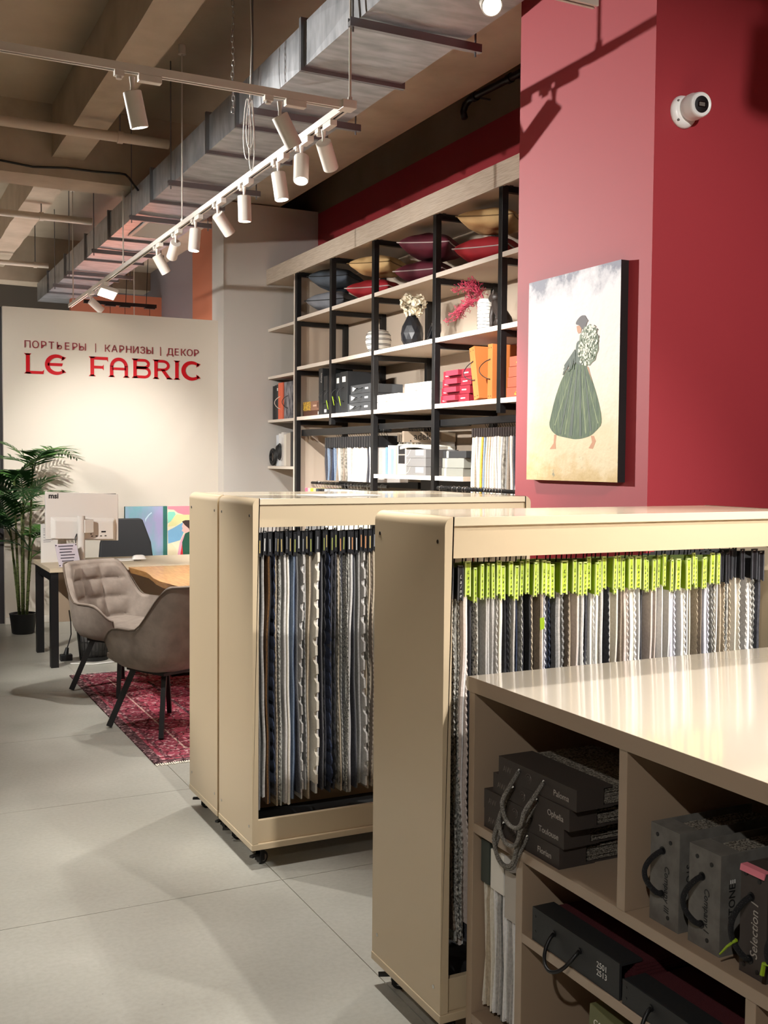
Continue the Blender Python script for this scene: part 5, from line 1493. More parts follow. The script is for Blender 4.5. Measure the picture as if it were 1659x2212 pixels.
# ================================================================== WALL SIGN
sg = thing('shop_sign', 'red LE FABRIC lettering with a small dark red line above on the sign wall', 'sign', (0, 10.33, 0))
M_SIGNRED = mat('sign_red_acrylic', '#bd0a18', .55, spec=.25)
M_SIGNDK = mat('sign_dark_red', '#8a2a33', .5)
def at(x, z, d): return (x, -d, z)
def stroke(mb, pts, w, d0=0.0, d1=.005):
    """flat ribbon of width w along 2D pts"""
    n = len(pts); L_ = []; R_ = []
    for i in range(n):
        a = Vector(pts[max(i - 1, 0)]); b = Vector(pts[min(i + 1, n - 1)])
        t = (b - a).normalized(); nn = Vector((-t.y, t.x))
        ww = w(i / (n - 1)) if callable(w) else w
        L_.append(Vector(pts[i]) + nn * ww / 2); R_.append(Vector(pts[i]) - nn * ww / 2)
    for i in range(n - 1):
        mb.prism([tuple(L_[i]), tuple(L_[i + 1]), tuple(R_[i + 1]), tuple(R_[i])], lambda p, q, d: at(p, q, d), d0, d1)
def arc(cx, cz, rx, rz, a0, a1, n=18): return [(cx + rx * cos(rad(a0 + (a1 - a0) * k / n)), cz + rz * sin(rad(a0 + (a1 - a0) * k / n))) for k in range(n + 1)]
def poly(mb, p): mb.prism(p, lambda a, b, d: at(a, b, d), 0, .005)
ZB, ZTp = 2.333, 2.520
Hh = ZTp - ZB
def stem(mb, x, w=.034, serif=.016):
    poly(mb, [(x, ZB), (x + w, ZB), (x + w, ZTp), (x, ZTp)])
    for z, s in ((ZB, 1), (ZTp, -1)):
        poly(mb, [(x - serif, z), (x + w + serif, z), (x + w, z + s * .016), (x, z + s * .016)])
def sign_letter(fn):
    mb = MB(); fn(mb); return mb.build('letter', M_SIGNRED, sg)
def L_(mb):
    stem(mb, 1.396); poly(mb, [(1.43, ZB), (1.553, ZB), (1.560, ZB + .042), (1.544, ZB + .026), (1.43, ZB + .026)])
def round_c(mb, x0, x1):
    cx = x0 + .54 * (x1 - x0)
    stroke(mb, arc(cx, (ZB + ZTp) / 2, cx - x0 - .014, Hh / 2 - .013, 40, 320, 26), lambda s: .022 + .018 * sin(pi * s))
    for s in (1, -1):
        zc = (ZB + ZTp) / 2 + s * (Hh / 2 - .05)
        poly(mb, [(x1 - .045, zc - s * .008), (x1, zc + s * .026), (x1 - .034, zc + s * .036)])
def E_(mb):
    round_c(mb, 1.572, 1.76)
    poly(mb, [(1.59, 2.414), (1.722, 2.414), (1.73, 2.441), (1.59, 2.441)])
def F_(mb):
    stem(mb, 1.984); poly(mb, [(2.018, ZTp - .028), (2.14, ZTp - .028), (2.150, ZTp - .046), (2.150, ZTp), (2.018, ZTp)]); poly(mb, [(2.018, 2.408), (2.098, 2.408), (2.108, 2.394), (2.108, 2.448), (2.098, 2.434), (2.018, 2.434)])
def A_(mb):
    for x in (2.168, 2.308):
        poly(mb, [(x, ZB), (x + .032, ZB), (x + .032, 2.44), (x, 2.44)]); poly(mb, [(x - .016, ZB), (x + .048, ZB), (x + .032, ZB + .016), (x, ZB + .016)])
    stroke(mb, arc(2.254, 2.432, .070, .074, 0, 180, 20), .032)
    poly(mb, [(2.19, 2.402), (2.32, 2.402), (2.32, 2.426), (2.19, 2.426)])
def B_(mb):
    stem(mb, 2.392)
    stroke(mb, [(2.42, ZTp - .013), (2.49, ZTp - .013)] + arc(2.495, 2.472, .045, .035, 90, -90, 10) + [(2.42, 2.437)], .026)
    stroke(mb, [(2.42, 2.433), (2.50, 2.433)] + arc(2.500, 2.390, .050, .044, 90, -90, 12) + [(2.42, ZB + .013)], .026)
def R_(mb):
    stem(mb, 2.597)
    stroke(mb, [(2.625, ZTp - .013), (2.675, ZTp - .013)] + arc(2.682, 2.465, .054, .042, 90, -90, 12) + [(2.625, 2.423)], .026)
    poly(mb, [(2.660, 2.425), (2.697, 2.425), (2.768, ZB), (2.725, ZB)]); poly(mb, [(2.717, ZB), (2.782, ZB), (2.760, ZB + .016), (2.725, ZB + .016)])
def I_(mb): stem(mb, 2.805)
def C_(mb): round_c(mb, 2.873, 3.062)
for f_ in (L_, E_, F_, A_, B_, R_, I_, C_): sign_letter(f_)
words = [('ПОРТЬЕРЫ', 1.382, 1.952), ('|', 2.03, 2.036), ('КАРНИЗЫ', 2.115, 2.59), ('|', 2.655, 2.661), ('ДЕКОР', 2.725, 3.055)]
for wd, xa_, xb_ in words:
    if wd == '|':
        MB().box(xa_, xb_, -.006, 0, 2.560, 2.645).build('separator_bar', M_SIGNDK, sg); continue
    n = len(wd)
    for k, chh in enumerate(wd):
        o = put('letter', text_mesh(chh, size=.092, depth=.003, align='CENTER'), M_SIGNDK, sg)
        cw = (xb_ - xa_) / n
        o.matrix_local = frame((1, 0, 0), (0, 0, 1), (xa_ + cw * (k + .42), -.0032, 2.572))

# ================================================================== DESK AREA
M_OAKPALE = mat('pale_desk_laminate', '#cfc0a6', .45, noise=(4, '#bfae92', .4, .65), stretch=(1.5, 22, 22))
dk = thing('reception_desk', 'pale wood reception desk with black steel loop legs', 'desk', (0, 0, 0))
box('desk_top', M_OAKPALE, dk, 1.235, 3.0, 7.995, 8.80, .708, .738, .002)
for xx in (1.245, 2.90):
    mb = MB()
    mb.box(xx, xx + .055, 8.015, 8.085, 0, .708); mb.box(xx, xx + .055, 8.705, 8.775, 0, .708); mb.box(xx, xx + .055, 8.085, 8.705, .645, .708)
    mb.build('leg_frame', M_BLACK, dk)
box('modesty_panel', mat('taupe_laminate', '#a8957f', .5), dk, 1.38, 2.9, 8.62, 8.638, .25, .708)
box('apron', mat('taupe_laminate'), dk, 1.30, 2.90, 8.05, 8.07, .66, .708)
wt = thing('wood_table', 'live-edge honey wood table top against the reception desk', 'table', (0, 0, 0))
M_HONEY = mat('honey_wood', '#cf9f62', .4, noise=(5, '#b58048', .38, .62), stretch=(18, 1.2, 18), coat=.2)
r_ = random.Random(4)
edge = [(1.80 + .03 * sin(k * .9) + .05 * (k / 10) * .3 + r_.uniform(-.012, .012), 7.93 - k * .2) for k in range(8)]
edge2 = [(2.75 + .02 * sin(k * 1.3), 7.93 - k * .2) for k in range(8)]
pl_ = edge + edge2[::-1]
vs = [(x, y, .735) for x, y in pl_] + [(x + (.02 if i < 8 else -.02), y, .69) for i, (x, y) in enumerate(pl_)]
n = len(pl_)
MB().add(vs, [tuple(range(n)), tuple(range(2 * n - 1, n - 1, -1))] + [(i, (i + 1) % n, (i + 1) % n + n, i + n) for i in range(n)]).build('table_top', M_HONEY, wt)
for y in (7.35, 6.75):
    mb = MB().box(1.96, 2.02, y - .03, y + .03, .012, .69).box(2.55, 2.61, y - .03, y + .03, .012, .69).box(1.96, 2.61, y - .03, y + .03, .008, .03)
    mb.build('leg_frame', M_BLACK, wt)
# rug
def rug_mat():
    m = bpy.data.materials.new('persian_rug_wool'); m.use_nodes = True
    nt = m.node_tree; N = nt.nodes; L = nt.links
    b = N['Principled BSDF']; b.inputs['Roughness'].default_value = .95; b.inputs['Specular IOR Level'].default_value = .1
    tc = N.new('ShaderNodeTexCoord')
    sp = N.new('ShaderNodeSeparateXYZ'); L.new(tc.outputs['Object'], sp.inputs[0])
    def math_(op, a, b_=None):
        n = N.new('ShaderNodeMath'); n.operation = op
        for i, v in enumerate((a, b_)):
            if v is None: continue
            if isinstance(v, (int, float)): n.inputs[i].default_value = v
            else: L.new(v, n.inputs[i])
        return n.outputs[0]
    ax_ = math_('SUBTRACT', 0.85, math_('ABSOLUTE', sp.outputs['X'])); ay_ = math_('SUBTRACT', 1.22, math_('ABSOLUTE', sp.outputs['Y']))
    dist = math_('MINIMUM', ax_, ay_)
    r = N.new('ShaderNodeValToRGB'); r.color_ramp.interpolation = 'CONSTANT'
    el = r.color_ramp.elements; el[0].position = 0; el[0].color = lin('#5f4346'); el[1].position = .07; el[1].color = lin('#9c4654')
    for p, c in ((.10, '#6a3a42'), (.13, '#8d3f4d'), (.30, '#c7a79a'), (.315, '#7a3540'), (.36, '#a44455'), (.62, '#553339'), (.65, '#933c4c')):
        e = el.new(p); e.color = lin(c)
    L.new(math_('MULTIPLY', dist, 1.4), r.inputs['Fac'])
    vo = N.new('ShaderNodeTexVoronoi'); vo.inputs['Scale'].default_value = 17; vo.feature = 'DISTANCE_TO_EDGE'
    L.new(tc.outputs['Object'], vo.inputs['Vector'])
    r2 = N.new('ShaderNodeValToRGB'); r2.color_ramp.elements[0].position = .03; r2.color_ramp.elements[1].position = .09
    r2.color_ramp.elements[0].color = lin('#3b3038'); r2.color_ramp.elements[1].color = (1, 1, 1, 1)
    L.new(vo.outputs['Distance'], r2.inputs['Fac'])
    mx = N.new('ShaderNodeMixRGB'); mx.blend_type = 'MULTIPLY'; mx.inputs[0].default_value = .75
    L.new(r.outputs['Color'], mx.inputs[1]); L.new(r2.outputs['Color'], mx.inputs[2])
    nz = N.new('ShaderNodeTexNoise'); nz.inputs['Scale'].default_value = 45; nz.inputs['Detail'].default_value = 4
    L.new(tc.outputs['Object'], nz.inputs['Vector'])
    r3 = N.new('ShaderNodeValToRGB'); r3.color_ramp.elements[0].position = .56; r3.color_ramp.elements[1].position = .66
    L.new(nz.outputs['Fac'], r3.inputs['Fac'])
    mx2 = N.new('ShaderNodeMixRGB'); mx2.inputs[2].default_value = lin('#c9a3a3')
    L.new(r3.outputs['Color'], mx2.inputs[0]); L.new(mx.outputs['Color'], mx2.inputs[1])
    L.new(mx2.outputs['Color'], b.inputs['Base Color'])
    bp = N.new('ShaderNodeBump'); bp.inputs['Strength'].default_value = .4; bp.inputs['Distance'].default_value = .003
    L.new(nz.outputs['Fac'], bp.inputs['Height']); L.new(bp.outputs['Normal'], b.inputs['Normal'])
    return m
rg = thing('rug', 'crimson persian style rug with cream fringe under the table', 'rug', (2.165, 6.455, 0))
MB().box(-.85, .85, -1.215, 1.215, .0005, .008).build('rug_field', rug_mat(), rg)
mb = MB(); r_ = random.Random(2)
for s in (-1, 1):
    for k in range(150):
        x = -.845 + 1.69 * k / 149; l = r_.uniform(.02, .035)
        mb.hexa([(x - .003, s * 1.214, .001), (x + .003, s * 1.214, .001), (x + .003, s * 1.214, .006), (x - .003, s * 1.214, .006)],
                [(x - .003 + r_.uniform(-.006, .006), s * (1.214 + l), .001), (x + .003, s * (1.214 + l), .001), (x + .003, s * (1.214 + l), .004), (x - .003, s * (1.214 + l), .004)])
o = mb.build('fringe', FAB['cream'], rg)

# ---- upholstered armchairs
M_CHAIR = mat('taupe_velvet', '#8d8176', .85, noise=(14, '#7c7066', .35, .7), bump=(60, .12))
M_CHAIRD = mat('taupe_velvet_piping', '#5d5044', .85)
def smooth01(t):
    t = max(0, min(1, t)); return t * t * (3 - 2 * t)
def armchair(label, x, y, fwd):
    rz = math.atan2(-fwd[0], fwd[1])       # local +y is forward
    t = thing('armchair', label, 'chair', (x, y, 0), rz, 'taupe upholstered armchairs')
    TH = 132
    def plan(th, k):
        a = rad(th); e = .60
        sx = (abs(sin(a)) ** e) * (1 if sin(a) >= 0 else -1)
        cy = (abs(cos(a)) ** e) * (1 if cos(a) >= 0 else -1)
        return .285 * sx * k, -.265 * cy * k
    def rim(th):
        u = abs(th)
        return .50 + .095 * (1 - smooth01((u - 92) / 40)) + .245 * (1 - smooth01((u - 34) / 50))
    def outer(th, v):
        zt = rim(th); z0 = .352
        z = z0 + (zt - z0) * v
        h = min(1, (z - z0) / .14)
        k = .62 + .34 * (1 - (1 - h) ** 2.2) ** .55 + .06 * v
        px, py = plan(th, k)
        back = 1 - smooth01(abs(th) / 95)
        py -= .085 * back * max(0, (z - .48)) / .36
        px *= 1 + .05 * v
        return Vector((px, py, z))
    nu, nv, thick = 121, 14, .040
    def inner(th, v):
        o = outer(th, 1)
        zb = .44
        z = zb + (o.z - zb) * v
        px, py = plan(th, .96 + .06 * v)
        back = 1 - smooth01(abs(th) / 95)
        py -= .085 * back * max(0, (z - .48)) / .36
        px *= 1 + .05 * v
        d = Vector((px, py + .03, 0)); d.normalize()
        q = Vector((px, py, z)) - d * thick
        if abs(th) < 66:             # tufted back pads
            tx = q.x / .16; tz = (q.z - .475) / .125
            pil = abs(sin(pi * (tx + .5))) ** .5 * abs(sin(pi * tz)) ** .5
            fade = (1 - smooth01((abs(th) - 46) / 20)) * (1 if v < .93 else .3)
            q -= d * (.030 * pil * fade)
        return q
    us = [-TH + 2 * TH * i / (nu - 1) for i in range(nu)]
    ni = 40
    vs = []; fs = []
    for j in range(nv):
        for th in us: vs.append(outer(th, j / (nv - 1)))
    for th in us:                    # rounded rim
        a = outer(th, 1); b = inner(th, 1)
        vs.append((a + b) / 2 + Vector((0, 0, .013)))
    for j in range(ni):
        for th in us: vs.append(inner(th, 1 - j / (ni - 1)))
    rows = nv + 1 + ni
    for j in range(rows - 1):
        for i in range(nu - 1):
            fs.append((j * nu + i, j * nu + i + 1, (j + 1) * nu + i + 1, (j + 1) * nu + i))
    for i in (0, nu - 1):            # close arm fronts
        fs.append(tuple(j * nu + i for j in range(rows)) if i == 0 else tuple(j * nu + i for j in range(rows - 1, -1, -1)))
    fs.append(tuple(range(nu)))
    MB().add(vs, fs).build('shell', M_CHAIR, t, auto=60)
    P = []
    for th in us[::3]:
        a = outer(th, 1); P.append(a + Vector((a.x * .012, a.y * .012, .006)))
    MB().tube([outer(us[0], .35)] + P + [outer(us[-1], .35)], .0055, 6).build('piping', M_CHAIRD, t, smooth=True)
    def seat(u, v):
        a, b = 2 * u - 1, 2 * v - 1
        ex = .235 * a * (1 - .08 * b * b); ey = .03 + .255 * b * (1 - .12 * a * a)
        return ex, ey
    def bulge(u, v): return max(0, (1 - (2 * u - 1) ** 6) * (1 - (2 * v - 1) ** 6)) ** .5
    mb = MB()
    mb.grid(21, 21, lambda u, v: (*seat(u, v), .430 + .045 * bulge(u, v)))
    mb.grid(21, 21, lambda u, v: (*[q * (.86 + .14 * 0) for q in seat(u, v)], .375))
    ring = [(u, 0) for u in [i / 20 for i in range(20)]] + [(1, v) for v in [i / 20 for i in range(20)]] + [(1 - u, 1) for u in [i / 20 for i in range(20)]] + [(0, 1 - v) for v in [i / 20 for i in range(20)]]
    m = len(ring)
    mb.add([(*[k * .86 for k in seat(*q)], .375) for q in ring] + [(*seat(*q), .405) for q in ring] + [(*seat(*q), .430) for q in ring],
           [(i, (i + 1) % m, (i + 1) % m + m, i + m) for i in range(m)] + [(i + m, (i + 1) % m + m, (i + 1) % m + 2 * m, i + 2 * m) for i in range(m)])
    mb.build('seat_cushion', M_CHAIR, t, auto=70)
    MB().box(-.15, .15, -.16, .16, .335, .352).build('seat_frame', M_BLACK, t)
    MB().tube([outer(0, .12) + Vector((0, -.003, 0)), outer(0, .35) + Vector((0, -.004, 0)), outer(0, .7) + Vector((0, -.004, 0)), outer(0, .98) + Vector((0, -.003, 0))], .0035, 5).build('back_seam', M_CHAIRD, t)
    for sx in (-1, 1):
        for sy in (-1, 1):
            MB().bar((sx * .12, sy * .13, .345), (sx * .225, sy * .225, .0105), .026, .034).build('leg', M_BLACK, t)
    return t
armchair('taupe tufted armchair facing the camera beside the reception desk', 1.55, 7.09, (.50, -.87))
armchair('taupe armchair nearer the carts, its back to the camera', 1.565, 5.985, (-.44, .90))
# ---- black office chair behind the desk
oc = thing('office_chair', 'black office chair behind the reception desk', 'chair', (2.12, 9.25, 0), pi)
M_BLKFAB = mat('black_upholstery', '#1d1e20', .7, bump=(200, .1))
bk = [(-.25, .56), (.25, .56), (.225, .80), (.155, 1.0), (.135, 1.015), (-.135, 1.015), (-.155, 1.0), (-.225, .80)]
MB().prism(bk, lambda a, b, d: (a, d - .10 * (b - .5), b), -.22, -.17).build('backrest', M_BLKFAB, oc, bevel=.012)
box('seat', M_BLKFAB, oc, -.24, .24, -.20, .26, .44, .52, .02)
MB().cyl((0, 0, .10), (0, 0, .44), .028, n=16).build('gas_lift', M_BLACK, oc, auto=40)
MB().bar((0, -.15, .45), (0, -.21, .62), .06, .02).build('back_bracket', M_BLACK, oc)
for k in range(5):
    a = 2 * pi * k / 5
    MB().bar((0, 0, .11), (.28 * cos(a), .28 * sin(a), .07), .04, .03).build('base_arm', M_BLACK, oc)
    MB().cyl((.28 * cos(a) - .02, .28 * sin(a), .03), (.28 * cos(a) + .02, .28 * sin(a), .03), .03, n=14).build('wheel', M_BLACKP, oc, auto=40)
# ---- canvases leaning against the wall behind the desk
cv = thing('abstract_canvas', 'teal and lilac abstract canvas standing against the sign wall', 'painting', (2.50, 10.29, 0))
box('stretcher', mat('canvas_edge_green', '#3f6d66', .7), cv, -.205, .205, -.02, .02, .0, 1.086)
MB().box(-.205, .185, -.0212, -.02, .0, 1.086).build('painted_front', mat('teal_lilac_wash', '#7fb2bd', .6, noise=(3.2, '#a9a3cc', .40, .62), stretch=(1.6, 1, .8), bump=(20, .2)), cv)
MB().prism([(.165, 1.086), (.205, 1.086), (.205, .80), (.205, 0), (.165, 0)], lambda a, b, d: (a, d, b), -.0222, -.0213).build('painted_band', mat('painted_teal_dark', '#2f6f63', .6), cv)
MB().prism([(-.01, .93), (.0, .96), (.03, 1.0), (.055, 1.02), (.05, 1.03), (.02, 1.005), (-.012, .965)], lambda a, b, d: (a, d, b), -.0222, -.0213).build('brush_stroke', mat('painted_ice', '#cfe6ee', .6), cv)
fc = thing('figure_canvas', 'colourful canvas with a dark-haired profile figure, beside the teal canvas', 'painting', (0, 10.29, 0))
box('stretcher', M_CARDW, fc, 2.708, 3.20, -.02, .02, 0, 1.088)
def fpatch(nm, pts, hx, k): MB().prism(pts, lambda a, b, d: (a, d, b), -.0202 - .0006 * k, -.0201).build(nm, mat('painted_' + hx[1:], hx, .6, noise=(12, hx, .4, .6), bump=(25, .2)), fc)
fpatch('painted_ground', [(2.709, 0), (3.199, 0), (3.199, 1.087), (2.709, 1.087)], '#efe6c6', 1)
fpatch('pink_area', [(2.710, 1.086), (3.199, 1.086), (3.199, .98), (2.918, 0.999), (2.873, 1.0), (2.814, 1.018), (2.774, 1.05), (2.712, 1.055)], '#f0909f', 2)
fpatch('mint_area', [(2.711, 1.02), (2.721, 1.031), (2.779, 1.03), (2.792, 1.005), (2.747, 0.94), (2.711, 0.914)], '#8fdcc4', 2)
fpatch('yellow_area', [(2.801, 1.005), (2.873, 1.0), (3.1, 0.994), (3.1, 0.941), (2.855, 0.933), (2.787, 0.89), (2.711, 0.883), (2.729, 0.922)], '#e4dfa0', 3)
fpatch('blue_area', [(2.711, 0.844), (2.765, 0.869), (2.819, 0.899), (2.864, 0.924), (2.873, 0.827), (2.837, 0.748), (2.715, 0.716)], '#7fb4d8', 3)
fpatch('hair', [(2.855, 0.933), (2.886, 0.945), (2.95, 0.945), (2.985, .90), (2.98, 0.80), (2.94, .80), (2.925, 0.861), (2.882, 0.897)], '#3a2a28', 5)
fpatch('face', [(2.864, 0.916), (2.886, 0.897), (2.925, 0.861), (2.935, 0.821), (2.882, 0.818), (2.852, 0.84), (2.862, 0.867), (2.853, 0.88)], '#f3c0b8', 4)
fpatch('stole', [(2.868, 0.796), (2.886, 0.809), (2.859, 0.734), (2.836, 0.60), (2.809, 0.60), (2.832, 0.721)], '#f0a8bd', 5)
fpatch('red_panel', [(2.841, 0.721), (2.864, 0.703), (2.872, 0.60), (2.832, 0.60)], '#d32a34', 4)
fpatch('green_coat', [(2.886, 0.813), (2.935, 0.834), (3.05, .75), (3.06, 0.50), (2.872, 0.50), (2.855, 0.725)], '#1f5a45', 6)
fpatch('cream_area', [(2.715, 0.707), (2.747, 0.721), (2.791, 0.669), (2.809, 0.60), (2.715, 0.60)], '#eedfba', 4)
# ---- monitor, keyboard, mouse, papers
mo = thing('monitor', 'white computer monitor seen from behind on the reception desk', 'monitor', (1.545, 8.36, .738), rad(4))
M_MON = mat('monitor_white', '#d9d4cd', .4)
pn = MB().hexa([(-.285, .0, .19), (.275, .0, .165), (.275, .022, .165), (-.285, .022, .19)], [(-.285, .0, .555), (.275, .0, .53), (.275, .022, .53), (-.285, .022, .555)]).build('panel', M_MON, mo, bevel=.005)
MB().hexa([(-.22, -.035, .195), (.225, -.035, .178), (.25, .0, .175), (-.25, .0, .195)], [(-.22, -.035, .335), (.225, -.035, .315), (.25, .0, .345), (-.25, .0, .365)]).build('rear_housing', M_MON, mo, bevel=.006)
MB().box(-.272, .262, .022, .0235, .20, .535).build('screen', mat('dark_screen', '#101114', .2), mo)
MB().cyl((-.035, -.075, .0), (-.035, -.075, .37), .028, n=24).build('stand_column', mat('monitor_stand_silver', '#cfcac4', .3), mo, auto=40)
MB().bar((-.03, -.06, .29), (.04, -.035, .29), .10, .10).build('stand_arm', M_MON, mo)
MB().box(-.15, .09, -.16, .03, 0, .012).build('stand_foot', M_MON, mo, bevel=.005)
letter('lettering', 'msi', M_INK, mo, (1, 0, -.04), (0, 0, 1), (-.262, -.0012, .505), size=.055, depth=.0005, offset=.002)
for k in range(4): MB().box(.05 + .035 * k, .065 + .035 * k, -.0365, -.035, .205, .212).build('port', M_INK, mo)
MB().box(.13, .165, -.0365, -.035, .235, .247).build('port', M_INK, mo)
for z in (.225, .30): MB().cyl((.05, -.0365, z), (.05, -.034, z), .005, n=10).build('screw', M_INK, mo)
MB().tube([(-.06, -.04, .23), (-.075, -.05, .20), (-.07, -.06, .12), (-.05, -.08, .05), (-.03, -.06, .02)], .004, 6).build('cable', M_BLACKP, mo, smooth=True)
kb = tag(MB().box(-.19, .19, -.065, .065, 0, .014).build('keyboard', M_WHITEP, bevel=.004), 'white keyboard lying on the reception desk beside the monitor stand', 'keyboard'); kb.location = (1.80, 8.42, .7385); kb.rotation_euler = (0, 0, .1)
ms = tag(MB().grid(13, 9, lambda u, v: (.055 * (2 * u - 1), .032 * (2 * v - 1) * (1 - .25 * (2 * u - 1) ** 2), .034 * max(0, (1 - (2 * u - 1) ** 4) * (1 - (2 * v - 1) ** 4)) ** .5)).build('computer_mouse', M_WHITEP, smooth=True), 'white computer mouse at the right end of the keyboard', 'mouse'); ms.location = (1.975, 8.36, .7535)
ps = thing('notice_sheet', 'upright white notice sheet at the left end of the reception desk', 'notice', (1.345, 8.50, .7385), rad(8))
box('sheet', M_PAPER, ps, -.10, .10, -.002, .002, 0, .30)
for k, (w_, z) in enumerate(((.15, .262), (.11, .25), (.05, .235), (.14, .218), (.15, .21), (.16, .192), (.08, .172), (.06, .158))):
    MB().box(-.08, -.08 + w_ * .95, -.0026, -.002, z, z + .004).build('print_line', mat('grey_print', '#8b868c', .7), ps)
an = thing('acrylic_notice', 'tilted clear acrylic notice plate with dark lines of print, desk corner', 'notice', (1.39, 8.16, .7385), rad(14))
ac = MB().hexa([(-.085, -.05, .0), (.085, -.05, .0), (.085, -.046, .0), (-.085, -.046, .0)], [(-.085, .03, .165), (.085, .03, .165), (.085, .034, .165), (-.085, .034, .165)]).build('plate', mat('lilac_paper', '#c9c2cb', .35), an)
for k in range(6):
    f = .88 - .13 * k
    z = .165 * f; y = -.0508 + .08 * f
    MB().hexa([(-.062 + .006 * (k % 2), y - .0012, z), (.055 - .01 * (k % 3), y - .0012, z), (.055 - .01 * (k % 3), y, z), (-.062 + .006 * (k % 2), y, z)], [(-.062 + .006 * (k % 2), y + .0028, z + .007), (.055 - .01 * (k % 3), y + .0028, z + .007), (.055 - .01 * (k % 3), y + .004, z + .007), (-.062 + .006 * (k % 2), y + .004, z + .007)]).build('print_line', mat('dark_print', '#4b4650', .7), an)
for x, f in ((-.078, .06), (.078, .06), (-.078, .94), (.078, .94)):
    MB().cyl((x, -.052 + .08 * f, .165 * f), (x, -.046 + .08 * f, .165 * f), .005, n=10).build('standoff', M_BLACKP, an)
# ---- under the desk
wb = thing('waste_bin', 'black mesh waste bin under the reception desk', 'bin', (1.60, 8.25, 0))
mb = MB()
for k in range(26):
    a = 2 * pi * k / 26
    mb.tube([(.105 * cos(a), .105 * sin(a), .01), (.135 * cos(a), .135 * sin(a), .30)], .002, 4)
for z, r0 in ((.08, .112), (.15, .119), (.22, .126)):
    mb.tube([(r0 * cos(a), r0 * sin(a), z) for a in [2 * pi * k / 26 for k in range(26)]], .0018, 4, closed=True)
mb.build('mesh_side', M_BLACK, wb)
MB().tube([(.136 * cos(a), .136 * sin(a), .30) for a in [2 * pi * k / 32 for k in range(32)]], .007, 6, closed=True).build('rim', M_BLACK, wb, smooth=True)
MB().lathe([(.106, 0), (.110, .03), (.100, .03)], 28).build('base', M_BLACK, wb)
MB().lathe([(.10, .03), (.115, .20), (.09, .21)], 24).build('liner', mat('grey_bin_liner', '#3c3a38', .5), wb, smooth=True)
sk = thing('power_strip', 'black power socket block with plug on the floor by the desk leg', 'socket', (1.395, 8.28, 0))
box('block', M_BLACKP, sk, -.045, .045, -.03, .03, 0, .05, .006); MB().cyl((0, 0, .05), (.01, 0, .10), .02, .012, 14).build('plug', M_BLACKP, sk)
MB().tube([(.01, 0, .10), (.03, .03, .14), (.06, .12, .18), (.08, .25, .26), (.08, .32, .34)], .005, 6).build('cable', M_BLACKP, sk, smooth=True)
wc = tag(MB().tube([(1.40, 8.12, .006), (1.55, 8.02, .006), (1.72, 8.05, .006), (1.76, 8.10, .05), (1.74, 8.12, .14), (1.70, 8.14, .22)], .005, 6).build('white_cable', M_WHITEP, smooth=True), 'white cable trailing on the floor beside the waste bin', 'cable')

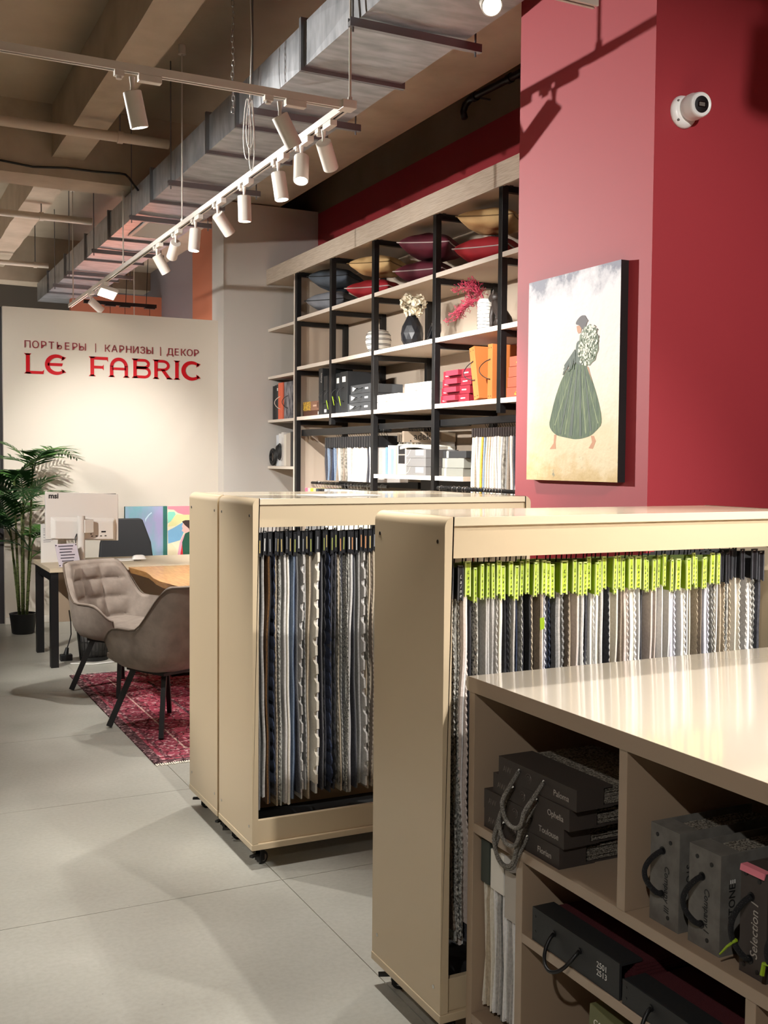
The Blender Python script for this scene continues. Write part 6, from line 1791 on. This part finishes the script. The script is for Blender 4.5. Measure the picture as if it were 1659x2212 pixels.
# ---- potted palm
pm = thing('potted_palm', 'tall artificial palm in a black pot at the left edge', 'plant', (1.275, 9.74, 0))
MB().lathe([(.085, 0), (.095, .01), (.115, .17), (.118, .18), (.105, .18), (.10, .165)], 28).build('pot', M_BLACK, pm, auto=40)
MB().cyl((0, 0, .15), (0, 0, .162), .10, n=24).build('soil', mat('dark_soil', '#2c241c', .95), pm)
M_STEM = mat('palm_stem', '#5f6a34', .6, noise=(20, '#48532a', .4, .6), stretch=(1, 1, 4)); M_FROND = mat('palm_leaf', '#35602a', .5, noise=(8, '#4f7d33', .4, .65)); M_FROND2 = mat('palm_leaf_dark', '#244a24', .5)
r_ = random.Random(12)
tips = []
for k in range(6):
    a = 2 * pi * k / 6 + .3
    bx_, by_ = .035 * cos(a), .035 * sin(a)
    lean = r_.uniform(.02, .12); hgt = (1.35, 1.05, .75, 1.2, .95, .62)[k]
    pts = [(bx_ + lean * cos(a) * s, by_ + lean * sin(a) * s, .155 + hgt * s) for s in (0, .25, .5, .75, 1)]
    mb = MB().tube(pts, lambda s: .013 - .005 * s, 8)
    for j in range(7):
        s = (j + .5) / 7
        p = Vector(pts[0]).lerp(Vector(pts[-1]), s)
        mb.cyl(p, p + Vector((0, 0, .008)), .0155 - .005 * s, n=8)
    mb.build('stem', M_STEM, pm, smooth=True)
    tips.append((Vector(pts[-1]), hgt))
def frond(org, az, elev, L_, seed, m):
    rr_ = random.Random(seed)
    mb = MB()
    d = Vector((cos(az), sin(az), 0))
    n = 16
    P = []
    for i in range(n + 1):
        s = i / n
        P.append(org + d * (L_ * (s * cos(elev) + .12 * s * s)) + Vector((0, 0, L_ * (s * sin(elev) - .55 * s * s * (.5 + .5 * cos(elev))))))
    mb.tube(P, lambda s: .0045 * (1 - .8 * s) + .0008, 5)
    side = Vector((-d.y, d.x, 0))
    for i in range(3, n + 1):
        s = i / n
        T = (P[i] - P[i - 1]).normalized()
        l = L_ * .40 * (sin(pi * (.14 + .76 * s)) ** .8)
        up = side.cross(T)
        for sg_ in (-1, 1):
            dd = (T * (.55 + .5 * s) + side * sg_ * 1.0 + up * (-.12 + rr_.uniform(-.12, .12)) * (1) + Vector((0, 0, -.10))).normalized()
            w = .0100 + .004 * sin(pi * s)
            b0 = P[i]; m1 = b0 + dd * l * .45; t1 = b0 + dd * l + Vector((0, 0, -.10 * l))
            nn = dd.cross(up).normalized() * w
            o = up * .0006
            q = [b0 - nn * .35, m1 - nn, t1, m1 + nn, b0 + nn * .35]
            q2 = [v + o for v in q]
            mb.add(q + q2, [(0, 1, 2, 3, 4), (9, 8, 7, 6, 5), (0, 5, 6, 1), (1, 6, 7, 2), (2, 7, 8, 3), (3, 8, 9, 4)])
    mb.v = [(v[0], min(v[1], .55 + .02 * math.tanh((v[1] - .55) * 4)) if v[1] > .55 else v[1], v[2]) for v in mb.v]
    return mb.build('frond', m, pm)
sd = 0
for tip, hgt in tips:
    for j in range(5):
        sd += 1
        az = 2 * pi * j / 5 + sd * .77
        frond(tip + Vector((0, 0, -.05 * (j % 3))), az, rad(r_.uniform(30, 70)), r_.uniform(.46, .64), sd, M_FROND if sd % 3 else M_FROND2)
